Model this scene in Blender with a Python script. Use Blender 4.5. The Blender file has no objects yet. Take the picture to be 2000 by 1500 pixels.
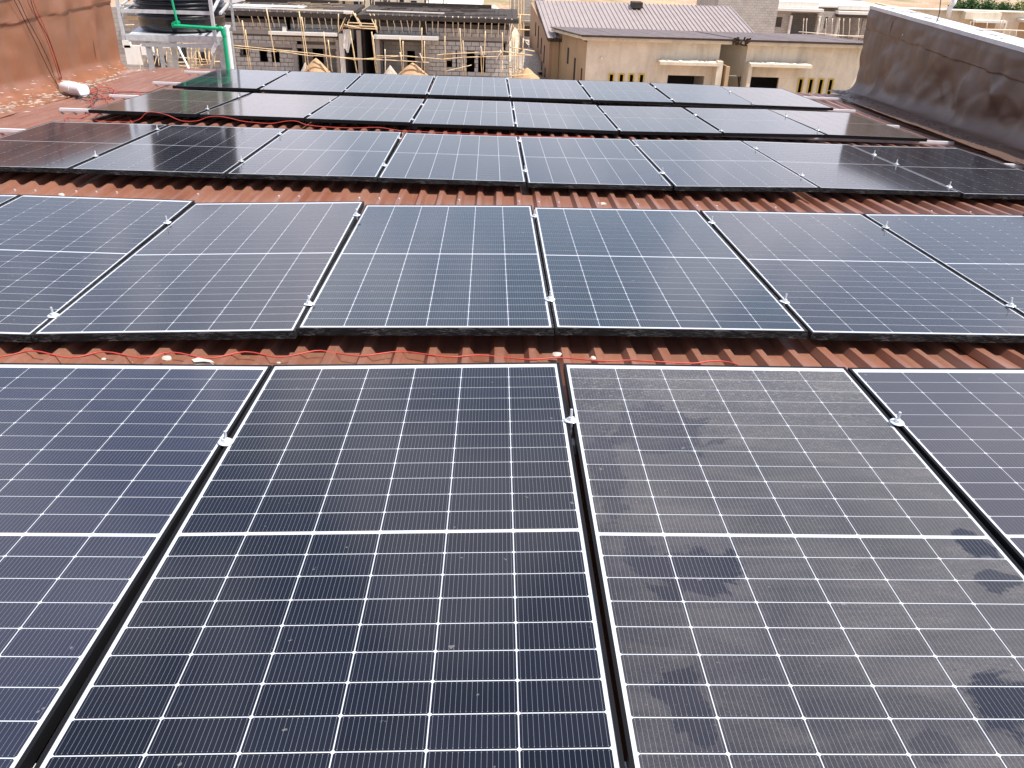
import bpy, bmesh, math, random
from mathutils import Vector, Matrix, noise
random.seed(7)
R = math.radians
scene = bpy.context.scene
COL = scene.collection

# ------------------------------------------------------------------ camera, sky, sun, exposure
F_PX = 1651.777
W3 = Matrix(((1.0, 0.0, -0.000776), (0.0000509, 0.997846, 0.065594), (0.000774, -0.065594, 0.997846)))   # roof frame -> world
R3 = Matrix(((0.999535, -0.014263, 0.026960), (0.018381, -0.423703, -0.905614), (0.024340, 0.905689, -0.423244)))  # roof frame -> camera
CAM = W3 @ Vector((-1.4229, -0.8805, 1.3466))
RW = W3.to_4x4()
cx = W3 @ (R3.transposed() @ Vector((1, 0, 0)))
cy = W3 @ (R3.transposed() @ Vector((0, -1, 0)))
cz = W3 @ (R3.transposed() @ Vector((0, 0, -1)))
cam_data = bpy.data.cameras.new('camera')
cam = bpy.data.objects.new('camera', cam_data); COL.objects.link(cam); scene.camera = cam
cam.matrix_world = Matrix(((cx.x, cy.x, cz.x, CAM.x), (cx.y, cy.y, cz.y, CAM.y), (cx.z, cy.z, cz.z, CAM.z), (0, 0, 0, 1)))
cam_data.sensor_width = 36.0; cam_data.lens = F_PX / 2000 * 36.0
cam_data.clip_start = 0.05; cam_data.clip_end = 3000

def ray(px, py):
    d = Vector(((px - 1000) / F_PX, (py - 750) / F_PX, 1.0))
    return W3 @ (R3.transposed() @ d)
def at(px, py, Y):
    "world point at depth Y seen at photo pixel"
    d = ray(px, py); return CAM + d * ((Y - CAM.y) / d.y)

SUN_DIR = Vector((0.42, -0.14, 0.89)).normalized()      # towards the sun
sun_el = math.asin(SUN_DIR.z); sun_az = math.atan2(SUN_DIR.x, SUN_DIR.y)
sd = bpy.data.lights.new('sun', 'SUN'); sd.energy = 5.0; sd.angle = R(0.53); sd.color = (1.0, 0.955, 0.88)
so = bpy.data.objects.new('sun', sd); COL.objects.link(so)
so.rotation_euler = SUN_DIR.to_track_quat('Z', 'Y').to_euler(); so.location = (20, -4, 30)

world = bpy.data.worlds.new('World'); scene.world = world; world.use_nodes = True
wt = world.node_tree; wt.nodes.clear()
def wn(t, **k):
    n = wt.nodes.new(t)
    for a, b in k.items(): setattr(n, a, b)
    return n
sky = wn('ShaderNodeTexSky', sky_type='NISHITA', sun_disc=False, sun_elevation=sun_el, sun_rotation=sun_az)
sky.air_density = 1.0; sky.dust_density = 0.4; sky.ozone_density = 1.0
tc = wn('ShaderNodeTexCoord'); mp = wn('ShaderNodeMapping'); mp.inputs['Scale'].default_value = (1.5, 1.0, 1.3)
cn = wn('ShaderNodeTexNoise'); cn.inputs['Scale'].default_value = 2.4; cn.inputs['Detail'].default_value = 6; cn.inputs['Roughness'].default_value = 0.52; cn.inputs['Distortion'].default_value = 0.35
cr = wn('ShaderNodeValToRGB'); cr.color_ramp.elements[0].position = 0.44; cr.color_ramp.elements[1].position = 0.58
cmul = wn('ShaderNodeMath', operation='MULTIPLY'); cmul.inputs[1].default_value = 0.85
mx = wn('ShaderNodeMix', data_type='RGBA'); mx.inputs[7].default_value = (7.4, 7.3, 8.3, 1)
bg = wn('ShaderNodeBackground'); bg.inputs['Strength'].default_value = 0.13
wo = wn('ShaderNodeOutputWorld')
L = wt.links.new
L(tc.outputs['Generated'], mp.inputs['Vector']); L(mp.outputs[0], cn.inputs['Vector']); L(cn.outputs['Fac'], cr.inputs[0])
sep = wn('ShaderNodeSeparateXYZ'); L(tc.outputs['Generated'], sep.inputs[0])
inv = wn('ShaderNodeMath', operation='SUBTRACT', use_clamp=True); inv.inputs[0].default_value = 1.0; L(sep.outputs[2], inv.inputs[1])
pw_ = wn('ShaderNodeMath', operation='POWER'); L(inv.outputs[0], pw_.inputs[0]); pw_.inputs[1].default_value = 3.0
hz = wn('ShaderNodeMath', operation='MULTIPLY'); L(pw_.outputs[0], hz.inputs[0]); hz.inputs[1].default_value = 0.85
hmx = wn('ShaderNodeMix', data_type='RGBA'); hmx.inputs[7].default_value = (5.0, 5.05, 6.3, 1); L(hz.outputs[0], hmx.inputs[0]); L(sky.outputs[0], hmx.inputs[6])
L(cr.outputs[0], cmul.inputs[0]); L(cmul.outputs[0], mx.inputs[0]); L(hmx.outputs[2], mx.inputs[6]); L(mx.outputs[2], bg.inputs[0]); L(bg.outputs[0], wo.inputs[0])

vs = scene.view_settings
vs.view_transform = 'Standard'; vs.look = 'None'; vs.exposure = 0.5; vs.gamma = 1.0; vs.use_curve_mapping = False

# ------------------------------------------------------------------ materials
def new_mat(name):
    m = bpy.data.materials.new(name); m.use_nodes = True
    nt = m.node_tree; b = nt.nodes['Principled BSDF']
    return m, nt, b
class NT:
    def __init__(s, nt): s.nt = nt
    def n(s, t, ins=None, **k):
        n = s.nt.nodes.new(t)
        for a, b in k.items(): setattr(n, a, b)
        if ins:
            for a, b in ins.items():
                if isinstance(b, bpy.types.NodeSocket): s.nt.links.new(b, n.inputs[a])
                else: n.inputs[a].default_value = b
        return n
    def math(s, op, a, b=None, clamp=False):
        n = s.n('ShaderNodeMath', operation=op, use_clamp=clamp)
        for i, v in enumerate((a, b)):
            if v is None: continue
            if isinstance(v, bpy.types.NodeSocket): s.nt.links.new(v, n.inputs[i])
            else: n.inputs[i].default_value = v
        return n.outputs[0]
    def mix(s, f, a, b, blend='MIX'):
        n = s.n('ShaderNodeMix', data_type='RGBA', blend_type=blend)
        for i, v in ((0, f), (6, a), (7, b)):
            if isinstance(v, bpy.types.NodeSocket): s.nt.links.new(v, n.inputs[i])
            elif i == 0: n.inputs[0].default_value = v
            else: n.inputs[i].default_value = (*v, 1) if len(v) == 3 else v
        return n.outputs[2]
    def ramp(s, f, p0, p1, c0=(0, 0, 0), c1=(1, 1, 1)):
        n = s.n('ShaderNodeValToRGB'); e = n.color_ramp.elements
        e[0].position = p0; e[1].position = p1; e[0].color = (*c0, 1); e[1].color = (*c1, 1)
        s.nt.links.new(f, n.inputs[0]); return n.outputs[0]
    def noise(s, vec, scale, detail=4, rough=0.55, dist=0.0):
        n = s.n('ShaderNodeTexNoise', {'Scale': scale, 'Detail': detail, 'Roughness': rough, 'Distortion': dist})
        if vec: s.nt.links.new(vec, n.inputs['Vector'])
        return n.outputs['Fac']
    def mapping(s, vec, scale=(1, 1, 1), rot=(0, 0, 0)):
        n = s.n('ShaderNodeMapping', {'Scale': scale, 'Rotation': rot}); s.nt.links.new(vec, n.inputs['Vector']); return n.outputs[0]
    def bump(s, h, strength=0.3, dist=0.01):
        n = s.n('ShaderNodeBump', {'Strength': strength, 'Distance': dist}); s.nt.links.new(h, n.inputs['Height']); return n.outputs[0]
    def geo(s): return s.n('ShaderNodeNewGeometry')

def simple(name, col, rough=0.6, var=0.25, scale=6.0, metal=0.0, bump=0.0, coat=0.0, spec=0.5):
    m, nt, b = new_mat(name); t = NT(nt)
    g = t.geo(); pos = g.outputs['Position']
    f = t.noise(pos, scale, 6, 0.6)
    f2 = t.ramp(f, 0.3, 0.7)
    c = t.mix(f2, tuple(x * (1 - var) for x in col), tuple(min(1, x * (1 + var * 0.6)) for x in col))
    rnd = t.math('MULTIPLY', g.outputs['Random Per Island'], var * 0.6)
    c = t.mix(rnd, c, tuple(x * 0.35 for x in col))
    nt.links.new(c, b.inputs['Base Color'])
    b.inputs['Roughness'].default_value = rough; b.inputs['Metallic'].default_value = metal
    b.inputs['Coat Weight'].default_value = coat; b.inputs['Specular IOR Level'].default_value = spec
    if bump:
        nt.links.new(t.bump(t.noise(pos, scale * 6, 5), bump, 0.01), b.inputs['Normal'])
    return m

def streaked(name, col, dirt, rough=0.85, amount=0.6, scale=1.0, bump=0.25):
    "plaster or concrete with rain streaks, patches and grain"
    m, nt, b = new_mat(name); t = NT(nt); pos = t.geo().outputs['Position']
    st = t.noise(t.mapping(pos, (0.9 * scale, 0.9 * scale, 0.16 * scale)), 1.6, 8, 0.68, 0.5)
    pa = t.noise(pos, 0.7 * scale, 6, 0.62); gr = t.noise(pos, 22 * scale, 4, 0.7)
    f = t.math('MULTIPLY', t.ramp(st, 0.45, 0.72), amount)
    c = t.mix(f, col, dirt)
    c = t.mix(t.math('MULTIPLY', t.ramp(pa, 0.42, 0.66), amount * 0.8), c, tuple(x * 1.25 for x in col))
    c = t.mix(t.math('MULTIPLY', t.ramp(gr, 0.35, 0.75), 0.22), c, tuple(x * 0.5 for x in dirt))
    blot = t.ramp(t.noise(pos, 0.45 * scale, 7, 0.7, 1.0), 0.52, 0.66)
    c = t.mix(t.math('MULTIPLY', blot, amount * 0.55), c, tuple((x + y) / 2 for x, y in zip(dirt, col)))
    nt.links.new(c, b.inputs['Base Color']); b.inputs['Roughness'].default_value = rough
    nt.links.new(t.bump(gr, bump, 0.02), b.inputs['Normal'])
    return m

def roof_metal(name, base, dust, dustf, rough):
    m, nt, b = new_mat(name); t = NT(nt); pos = t.geo().outputs['Position']
    g1 = t.noise(t.mapping(pos, (5, 1.2, 5)), 1.0, 6, 0.6); g2 = t.noise(pos, 38, 5, 0.7); g3 = t.noise(pos, 2.2, 4, 0.5)
    f = t.math('MULTIPLY', t.math('ADD', t.ramp(g1, 0.35, 0.75), t.math('MULTIPLY', t.ramp(g2, 0.5, 0.8), 0.5)), dustf, True)
    c = t.mix(t.ramp(g3, 0.3, 0.7), base, tuple(x * 0.75 for x in base))
    c = t.mix(f, c, dust)
    lon = t.ramp(t.noise(t.mapping(pos, (26, 0.9, 2)), 1.0, 5, 0.65), 0.46, 0.74)
    c = t.mix(t.math('MULTIPLY', lon, 0.35), c, tuple(x * 0.8 for x in dust))
    sp = t.ramp(t.noise(pos, 90, 2, 0.5), 0.70, 0.76)
    c = t.mix(t.math('MULTIPLY', sp, 0.5), c, (0.5, 0.42, 0.34))
    nt.links.new(c, b.inputs['Base Color'])
    nt.links.new(t.math('ADD', t.math('MULTIPLY', g2, 0.25), rough - 0.1), b.inputs['Roughness'])
    hb = t.math('ADD', t.math('MULTIPLY', g3, 1.0), t.math('MULTIPLY', g2, 0.08))
    nt.links.new(t.bump(hb, 0.14, 0.010), b.inputs['Normal'])
    return m

def cell_mat(name, base, dust=0.0, empty=None, coat_rough=0.085, dustcol=(0.225, 0.208, 0.188), tint=0.0, tintcol=(0.2, 0.18, 0.14)):
    m, nt, b = new_mat(name); t = NT(nt)
    g = t.geo(); uvn = t.n('ShaderNodeUVMap', uv_map='UVMap')
    sx = t.n('ShaderNodeSeparateXYZ'); nt.links.new(uvn.outputs[0], sx.inputs[0])
    u = t.math('FRACT', t.math('MULTIPLY', sx.outputs[0], 16.0))
    d = t.math('ABSOLUTE', t.math('SUBTRACT', u, 0.5))
    line = t.math('LESS_THAN', d, 0.030)
    vv = t.math('ABSOLUTE', t.math('SUBTRACT', sx.outputs[1], 0.5))
    line = t.math('MULTIPLY', line, t.math('LESS_THAN', vv, 0.475))
    pad = t.math('MULTIPLY', t.math('LESS_THAN', d, 0.075), t.math('MULTIPLY', t.math('GREATER_THAN', vv, 0.445), t.math('LESS_THAN', vv, 0.475)))
    line = t.math('MAXIMUM', line, pad)
    rnd = g.outputs['Random Per Island']
    oi = t.n('ShaderNodeObjectInfo').outputs['Random']
    c = t.mix(rnd, base, (base[0] * 1.5, base[1] * 1.35, base[2] * 1.25))
    c = t.mix(oi, c, tuple(x * 0.8 for x in base))
    pos = g.outputs['Position']
    cl = t.noise(pos, 1.1, 3, 0.5)
    c = t.mix(t.math('MULTIPLY', line, 0.8), c, (0.19, 0.20, 0.23))
    # thin even film of dust
    dl = t.noise(pos, 2.4, 5, 0.6)
    df = t.math('MULTIPLY', dl, 0.02)
    c = t.mix(df, c, dustcol)
    spots = t.ramp(t.noise(pos, 34, 2, 0.5), 0.745, 0.765)
    c = t.mix(t.math('MULTIPLY', spots, 0.22), c, (0.45, 0.42, 0.38))
    if tint: c = t.mix(tint, c, tintcol)  # even tint over the cell; some panels carry painted sky reflection here
    if dust:
        tcn = t.n('ShaderNodeTexCoord'); tcn.object = empty; o = tcn.outputs['Object']
        sepo = t.n('ShaderNodeSeparateXYZ'); nt.links.new(o, sepo.inputs[0]); ox, oy = sepo.outputs[0], sepo.outputs[1]
        fine = t.ramp(t.noise(o, 360, 3, 0.8), 0.38, 0.70)
        big = t.ramp(t.noise(o, 2.2, 5, 0.6, 0.6), 0.30, 0.66)
        streak = t.ramp(t.noise(t.mapping(o, (2.0, 9, 1), (0, 0, 0.35)), 1.4, 5, 0.62, 0.8), 0.34, 0.66)
        grad = t.ramp(t.math('ADD', t.math('MULTIPLY', ox, 0.8), t.math('ADD', t.math('MULTIPLY', oy, 0.15), 0.5)), 0.15, 0.90)
        film_ = t.math('ADD', t.math('MULTIPLY', grad, 0.17), t.math('MULTIPLY', t.math('MULTIPLY', big, streak), 0.16))
        f = t.math('ADD', t.math('ADD', film_, 0.035), t.math('MULTIPLY', fine, t.math('ADD', t.math('MULTIPLY', big, 0.20), 0.06)))
        wob = t.math('MULTIPLY', t.math('SUBTRACT', t.noise(o, 7.0, 4, 0.6, 1.2), 0.5), 2.6)
        for (bx, by, rx, ry, st) in ((-0.34, -0.17, 0.15, 0.10, 0.92), (-0.44, -0.11, 0.05, 0.10, 0.6), (-0.26, 0.60, 0.17, 0.18, 0.65), (-0.42, -0.60, 0.06, 0.12, 0.75), (0.49, -0.04, 0.05, 0.08, 0.85), (0.47, -0.19, 0.06, 0.05, 0.7), (0.07, -0.72, 0.05, 0.04, 0.4), (0.30, -0.60, 0.10, 0.09, 0.85), (-0.49, 0.30, 0.05, 0.25, 0.5), (-0.10, -0.95, 0.22, 0.07, 0.45)):
            dx = t.math('DIVIDE', t.math('SUBTRACT', ox, bx), rx); dy = t.math('DIVIDE', t.math('SUBTRACT', oy, by), ry)
            q = t.math('ADD', t.math('SQRT', t.math('ADD', t.math('MULTIPLY', dx, dx), t.math('MULTIPLY', dy, dy))), wob)
            k = t.ramp(t.math('MULTIPLY', q, 0.5), 0.44, 0.52, (1 - st,) * 3, (1, 1, 1)); f = t.math('MULTIPLY', f, k)
        top = t.ramp(oy, 0.35, 1.0)
        sc_ = t.ramp(t.noise(t.mapping(o, (30, 44, 1)), 1.0, 4, 0.85, 2.5), 0.53, 0.62)
        f = t.math('ADD', f, t.math('MULTIPLY', t.math('MULTIPLY', sc_, top), 0.42), True)
        drops = t.ramp(t.noise(o, 95, 2, 0.6), 0.68, 0.72)
        f = t.math('ADD', f, t.math('MULTIPLY', drops, 0.16), True)
        c = t.mix(f, c, dustcol)
        rr = t.math('ADD', t.math('MULTIPLY', f, 0.5), coat_rough)
        nt.links.new(rr, b.inputs['Coat Roughness'])
        nt.links.new(t.bump(t.noise(o, 120, 2, 0.6), 0.12, 0.002), b.inputs['Coat Normal'])
    else:
        b.inputs['Coat Roughness'].default_value = coat_rough
    nt.links.new(c, b.inputs['Base Color'])
    b.inputs['Roughness'].default_value = 0.42; b.inputs['Specular IOR Level'].default_value = 0.0
    b.inputs['Coat Weight'].default_value = 1.0; b.inputs['Coat IOR'].default_value = 1.37
    return m

def frame_mat(name, streaks):
    m, nt, b = new_mat(name); t = NT(nt); o = t.n('ShaderNodeTexCoord').outputs['Object']
    b.inputs['Roughness'].default_value = 0.5; b.inputs['Specular IOR Level'].default_value = 0.12
    if streaks:
        w = t.noise(t.mapping(o, (9, 60, 60), (0, 0.9, 0.2)), 1.6, 5, 0.7, 2.2)
        f = t.ramp(w, 0.52, 0.60)
        k = t.ramp(t.noise(o, 3.5, 2, 0.5), 0.35, 0.6)
        f = t.math('MULTIPLY', t.math('MULTIPLY', f, k), 0.22)
        nt.links.new(t.mix(f, (0.008, 0.008, 0.009), (0.5, 0.5, 0.5)), b.inputs['Base Color'])  # pale streaks paint the plastic wrap's highlights into the colour
        nt.links.new(t.bump(w, 0.5, 0.01), b.inputs['Normal'])
    else: b.inputs['Base Color'].default_value = (0.008, 0.008, 0.009, 1)
    return m

M = {}
M['roof'] = roof_metal('brown_roof_metal', (0.225, 0.083, 0.048), (0.35, 0.225, 0.17), 0.30, 0.36)
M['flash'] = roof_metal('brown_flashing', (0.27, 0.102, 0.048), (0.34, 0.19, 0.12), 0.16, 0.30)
M['flash_shaded'] = roof_metal('shaded_brown_flashing', (0.100, 0.052, 0.032), (0.13, 0.085, 0.065), 0.2, 0.46)  # same brown sheet, its colour darkened for the shaded right parapet
M['cell'] = cell_mat('solar_cell', (0.0065, 0.0082, 0.0150))
M['cell_warm'] = cell_mat('solar_cell_warm_tint', (0.020, 0.018, 0.018), tint=0.35, tintcol=(0.18, 0.13, 0.10), coat_rough=0.12)  # even warm brown tint mixed over the whole cell
M['cell_sky_sheen'] = cell_mat('solar_cell_pale_sky_sheen', (0.007, 0.009, 0.018), tint=0.09, tintcol=(0.16, 0.17, 0.27))  # bluish sky reflection painted into the cell colour
M['cell_lav'] = cell_mat('solar_cell_cloud_sheen', (0.008, 0.009, 0.014), tint=0.20, tintcol=(0.24, 0.22, 0.24))  # grey cloud reflection put into the cell colour
M['cell_cloud_sheen'] = cell_mat('solar_cell_faint_cloud_sheen', (0.007, 0.009, 0.016), tint=0.07, tintcol=(0.26, 0.25, 0.27))  # weaker cloud reflection, likewise painted into the colour
M['cell_teal'] = cell_mat('solar_cell_blue_sky_sheen', (0.006, 0.013, 0.022), tint=0.04, tintcol=(0.14, 0.20, 0.26))  # blue sky reflection painted as a tint
M['frame'] = frame_mat('black_frame', False); M['frame_wrap'] = frame_mat('black_frame_with_wrap_glints', True)
m, nt, b = new_mat('white_backsheet'); b.inputs['Base Color'].default_value = (0.50, 0.52, 0.56, 1); b.inputs['Roughness'].default_value = 0.5
b.inputs['Coat Weight'].default_value = 1.0; b.inputs['Coat Roughness'].default_value = 0.07; b.inputs['Coat IOR'].default_value = 1.36; M['back'] = m
M['galv'] = simple('galvanised_steel', (0.66, 0.68, 0.70), 0.42, 0.2, 14, 0.35)
M['zinc'] = simple('zinc_bolt', (0.72, 0.74, 0.76), 0.35, 0.1, 20, 0.4)
M['rail'] = simple('aluminium_rail', (0.80, 0.80, 0.82), 0.4, 0.08, 10, 0.2)
M['red'] = simple('red_cable_sheath', (0.50, 0.05, 0.035), 0.5, 0.25, 10)
M['black_cable'] = simple('black_cable_sheath', (0.015, 0.013, 0.013), 0.45, 0.1, 10)
M['tank'] = simple('black_tank_plastic', (0.009, 0.010, 0.015), 0.26, 0.5, 3.0, 0.0, 0.1)
M['green'] = simple('green_pipe_plastic', (0.0, 0.36, 0.16), 0.38, 0.15, 5)
M['white_pipe'] = simple('white_pipe_plastic', (0.78, 0.79, 0.80), 0.4, 0.08, 5)
M['plastic'] = simple('white_plastic', (0.80, 0.81, 0.84), 0.45, 0.12, 6)
M['coping'] = streaked('white_coping', (0.62, 0.61, 0.60), (0.35, 0.33, 0.31), 0.8, 0.5, 2)
M['sunlit_white'] = streaked('sunlit_white_slab', (0.80, 0.78, 0.72), (0.60, 0.57, 0.50), 0.8, 0.3, 2)  # the sunlight on these slabs is put into the white
M['cement'] = simple('cement_splatter', (0.58, 0.50, 0.42), 0.9, 0.3, 20)
M['block'] = simple('sandcrete_block', (0.47, 0.445, 0.41), 0.95, 0.28, 5, 0, 0.35)
M['mortar'] = simple('mortar_joint', (0.10, 0.085, 0.072), 0.95, 0.25, 8)
M['concrete'] = streaked('grey_concrete', (0.34, 0.31, 0.28), (0.17, 0.15, 0.13), 0.9, 0.6, 1.4)
M['concrete_light'] = streaked('pale_concrete', (0.72, 0.69, 0.63), (0.44, 0.41, 0.36), 0.9, 0.35, 1.5)
M['formwork'] = simple('dark_timber_boards', (0.052, 0.037, 0.029), 0.9, 0.45, 4, 0, 0.2)
M['bamboo'] = simple('bamboo', (0.74, 0.56, 0.33), 0.6, 0.3, 9)
M['bamboo_pale'] = simple('pale_stick', (0.72, 0.62, 0.50), 0.7, 0.3, 9)
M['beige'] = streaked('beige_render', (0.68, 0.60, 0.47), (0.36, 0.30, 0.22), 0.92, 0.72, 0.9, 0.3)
M['beige_side'] = streaked('shaded_beige_render', (0.46, 0.33, 0.20), (0.30, 0.21, 0.13), 0.92, 0.6, 0.7, 0.2)  # beige render darkened to ochre, the side wall's shade in its colour
M['brown_wall'] = streaked('brown_render', (0.40, 0.25, 0.15), (0.26, 0.17, 0.10), 0.92, 0.6, 0.7, 0.2)
M['flatroof'] = simple('purple_brown_roofing', (0.15, 0.112, 0.105), 0.6, 0.35, 2.0)
M['pinkroof'] = simple('pink_brown_roof_sheet', (0.32, 0.262, 0.245), 0.5, 0.12, 1.5)
M['yellow'] = simple('yellow_window_trim', (0.56, 0.40, 0.08), 0.7, 0.25, 6)
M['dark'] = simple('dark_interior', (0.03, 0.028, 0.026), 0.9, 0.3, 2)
M['sand'] = simple('sand_pile', (0.50, 0.32, 0.18), 0.98, 0.15, 3, 0, 0.3)
M['rubble'] = simple('pale_rubble', (0.55, 0.48, 0.40), 0.95, 0.45, 9)
M['leaf'] = simple('green_foliage', (0.075, 0.16, 0.035), 0.6, 0.5, 2.5)
M['leaf2'] = simple('yellow_green_grass', (0.22, 0.26, 0.07), 0.7, 0.5, 2.5)
M['wood'] = simple('timber', (0.42, 0.30, 0.19), 0.8, 0.3, 8)
M['blocktex'] = None

def block_texture(name, c1, c2, mortar, bw=0.46, bh=0.235):
    m, nt, b = new_mat(name); t = NT(nt); pos = t.geo().outputs['Position']
    s = t.n('ShaderNodeSeparateXYZ'); nt.links.new(pos, s.inputs[0])
    cmb = t.n('ShaderNodeCombineXYZ'); nt.links.new(t.math('ADD', s.outputs[0], s.outputs[1]), cmb.inputs[0]); nt.links.new(s.outputs[2], cmb.inputs[1])
    br = t.n('ShaderNodeTexBrick', {'Scale': 1.0, 'Mortar Size': 0.018, 'Brick Width': bw, 'Row Height': bh, 'Color1': (*c1, 1), 'Color2': (*c2, 1), 'Mortar': (*mortar, 1)})
    nt.links.new(cmb.outputs[0], br.inputs['Vector'])
    n = t.ramp(t.noise(pos, 0.8, 6, 0.6), 0.35, 0.7)
    c = t.mix(t.math('MULTIPLY', n, 0.5), br.outputs['Color'], tuple(x * 1.3 for x in c1))
    nt.links.new(c, b.inputs['Base Color']); b.inputs['Roughness'].default_value = 0.95
    nt.links.new(t.bump(br.outputs['Fac'], -0.6, 0.02), b.inputs['Normal'])
    return m
M['far_block'] = block_texture('far_sandcrete_blocks', (0.42, 0.38, 0.34), (0.34, 0.31, 0.28), (0.22, 0.20, 0.18))

m, nt, b = new_mat('sandy_ground'); t = NT(nt); pos = t.geo().outputs['Position']
a1 = t.noise(pos, 0.25, 8, 0.62, 0.4); a2 = t.noise(pos, 2.2, 6, 0.65); a3 = t.noise(pos, 0.06, 5, 0.6)
c = t.mix(t.ramp(a1, 0.36, 0.66), (0.34, 0.18, 0.10), (0.42, 0.31, 0.21))
c = t.mix(t.math('MULTIPLY', t.ramp(a2, 0.5, 0.72), 0.7), c, (0.62, 0.52, 0.40))
c = t.mix(t.math('MULTIPLY', t.ramp(a2, 0.28, 0.42, (1, 1, 1), (0, 0, 0)), 0.6), c, (0.20, 0.13, 0.08))
c = t.mix(t.math('MULTIPLY', t.ramp(a3, 0.52, 0.62), 0.7), c, (0.16, 0.17, 0.06))
nt.links.new(c, b.inputs['Base Color']); b.inputs['Roughness'].default_value = 0.97
nt.links.new(t.bump(a2, 0.6, 0.2), b.inputs['Normal']); M['ground'] = m

# ------------------------------------------------------------------ builders
class MB:
    def __init__(s): s.v = []; s.f = []; s.uv = None
    def box(s, x0, x1, y0, y1, z0, z1):
        n = len(s.v)
        s.v += [Vector(p) for p in ((x0, y0, z0), (x1, y0, z0), (x1, y1, z0), (x0, y1, z0), (x0, y0, z1), (x1, y0, z1), (x1, y1, z1), (x0, y1, z1))]
        s.f += [tuple(n + i for i in q) for q in ((0, 3, 2, 1), (4, 5, 6, 7), (0, 1, 5, 4), (1, 2, 6, 5), (2, 3, 7, 6), (3, 0, 4, 7))]
        return s
    def bar(s, p0, p1, w, h, up=(0, 0, 1)):
        "rectangular bar from p0 to p1, w wide, h high"
        p0 = Vector(p0); p1 = Vector(p1); d = (p1 - p0).normalized(); up = Vector(up)
        if abs(d.dot(up)) > 0.95: up = Vector((0, 1, 0))
        a = d.cross(up).normalized() * w / 2; c = a.cross(d).normalized() * h / 2
        n = len(s.v)
        for p in (p0, p1): s.v += [p - a - c, p + a - c, p + a + c, p - a + c]
        s.f += [tuple(n + i for i in q) for q in ((0, 1, 2, 3), (7, 6, 5, 4), (0, 4, 5, 1), (1, 5, 6, 2), (2, 6, 7, 3), (3, 7, 4, 0))]
        return s
    def tube(s, pts, r, n=8, cap=True):
        pts = [Vector(p) for p in pts]; b0 = len(s.v); k = len(pts)
        rs = r if isinstance(r, (list, tuple)) else [r] * k
        ref = Vector((0.13, 0.21, 0.97))
        for i, p in enumerate(pts):
            d = (pts[min(i + 1, k - 1)] - pts[max(i - 1, 0)])
            if d.length < 1e-9: d = Vector((0, 0, 1))
            d.normalize()
            rf = ref if abs(d.dot(ref)) < 0.95 else Vector((1, 0, 0))
            a = d.cross(rf).normalized(); c = d.cross(a)
            for j in range(n):
                t = 2 * math.pi * j / n; s.v.append(p + (a * math.cos(t) + c * math.sin(t)) * rs[i])
        for i in range(k - 1):
            for j in range(n):
                s.f.append((b0 + i * n + j, b0 + i * n + (j + 1) % n, b0 + (i + 1) * n + (j + 1) % n, b0 + (i + 1) * n + j))
        if cap:
            s.f.append(tuple(b0 + j for j in reversed(range(n)))); s.f.append(tuple(b0 + (k - 1) * n + j for j in range(n)))
        return s
    def lathe(s, prof, n=24, c=(0, 0, 0)):
        c = Vector(c); b0 = len(s.v)
        for r, z in prof:
            for j in range(n):
                t = 2 * math.pi * j / n; s.v.append(c + Vector((r * math.cos(t), r * math.sin(t), z)))
        for i in range(len(prof) - 1):
            for j in range(n):
                s.f.append((b0 + i * n + j, b0 + i * n + (j + 1) % n, b0 + (i + 1) * n + (j + 1) % n, b0 + (i + 1) * n + j))
        s.f.append(tuple(b0 + j for j in reversed(range(n)))); s.f.append(tuple(b0 + (len(prof) - 1) * n + j for j in range(n)))
        return s
    def grid(s, rows):
        b0 = len(s.v); m_ = len(rows[0])
        for r in rows: s.v += [Vector(p) for p in r]
        for i in range(len(rows) - 1):
            for j in range(m_ - 1):
                a = b0 + i * m_ + j; s.f.append((a, a + 1, a + m_ + 1, a + m_))
        return s
    def poly_prism(s, pts, z0, z1):
        n = len(s.v); k = len(pts)
        s.v += [Vector((x, y, z0)) for x, y in pts] + [Vector((x, y, z1)) for x, y in pts]
        s.f.append(tuple(n + i for i in reversed(range(k)))); s.f.append(tuple(n + k + i for i in range(k)))
        for i in range(k): s.f.append((n + i, n + (i + 1) % k, n + k + (i + 1) % k, n + k + i))
        return s
    def xf(s, m_): s.v = [m_ @ p for p in s.v]; return s
    def mesh(s, name, mat, smooth=False):
        me = bpy.data.meshes.new(name); me.from_pydata([tuple(p) for p in s.v], [], s.f)
        if s.uv:
            ul = me.uv_layers.new(name='UVMap')
            for i, uv in enumerate(s.uv): ul.data[i].uv = uv
        me.materials.append(mat)
        if smooth:
            for p in me.polygons: p.use_smooth = True
            if smooth != 'all':
                try: me.set_sharp_from_angle(angle=R(40))
                except Exception: pass
        me.update(); return me

def props(o, label=None, cat=None, group=None, kind=None):
    if label: o['label'] = label
    if cat: o['category'] = cat
    if group: o['group'] = group
    if kind: o['kind'] = kind
    return o
def thing(name, label, cat, loc=(0, 0, 0), group=None, mat=None, kind=None):
    o = bpy.data.objects.new(name, None); o.empty_display_size = 0.2; COL.objects.link(o)
    if mat is not None: o.matrix_basis = mat
    else: o.location = loc
    return props(o, label, cat, group, kind)
def part(name, mb, mat, parent, smooth=False, label=None, kind=None):
    "mesh coordinates given in world space; stored relative to a parent that is only translated"
    off = parent.location.copy(); p = parent.parent
    while p is not None: off += p.location; p = p.parent
    mb.v = [v - off for v in mb.v]
    o = bpy.data.objects.new(name, mb.mesh(name, mat, smooth)); COL.objects.link(o); o.parent = parent
    return props(o, label, None, None, kind)
def lpart(name, me, parent, matrix=None, label=None, kind=None):
    o = bpy.data.objects.new(name, me); COL.objects.link(o); o.parent = parent
    if matrix is not None: o.matrix_basis = matrix
    return props(o, label, None, None, kind)
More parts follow.
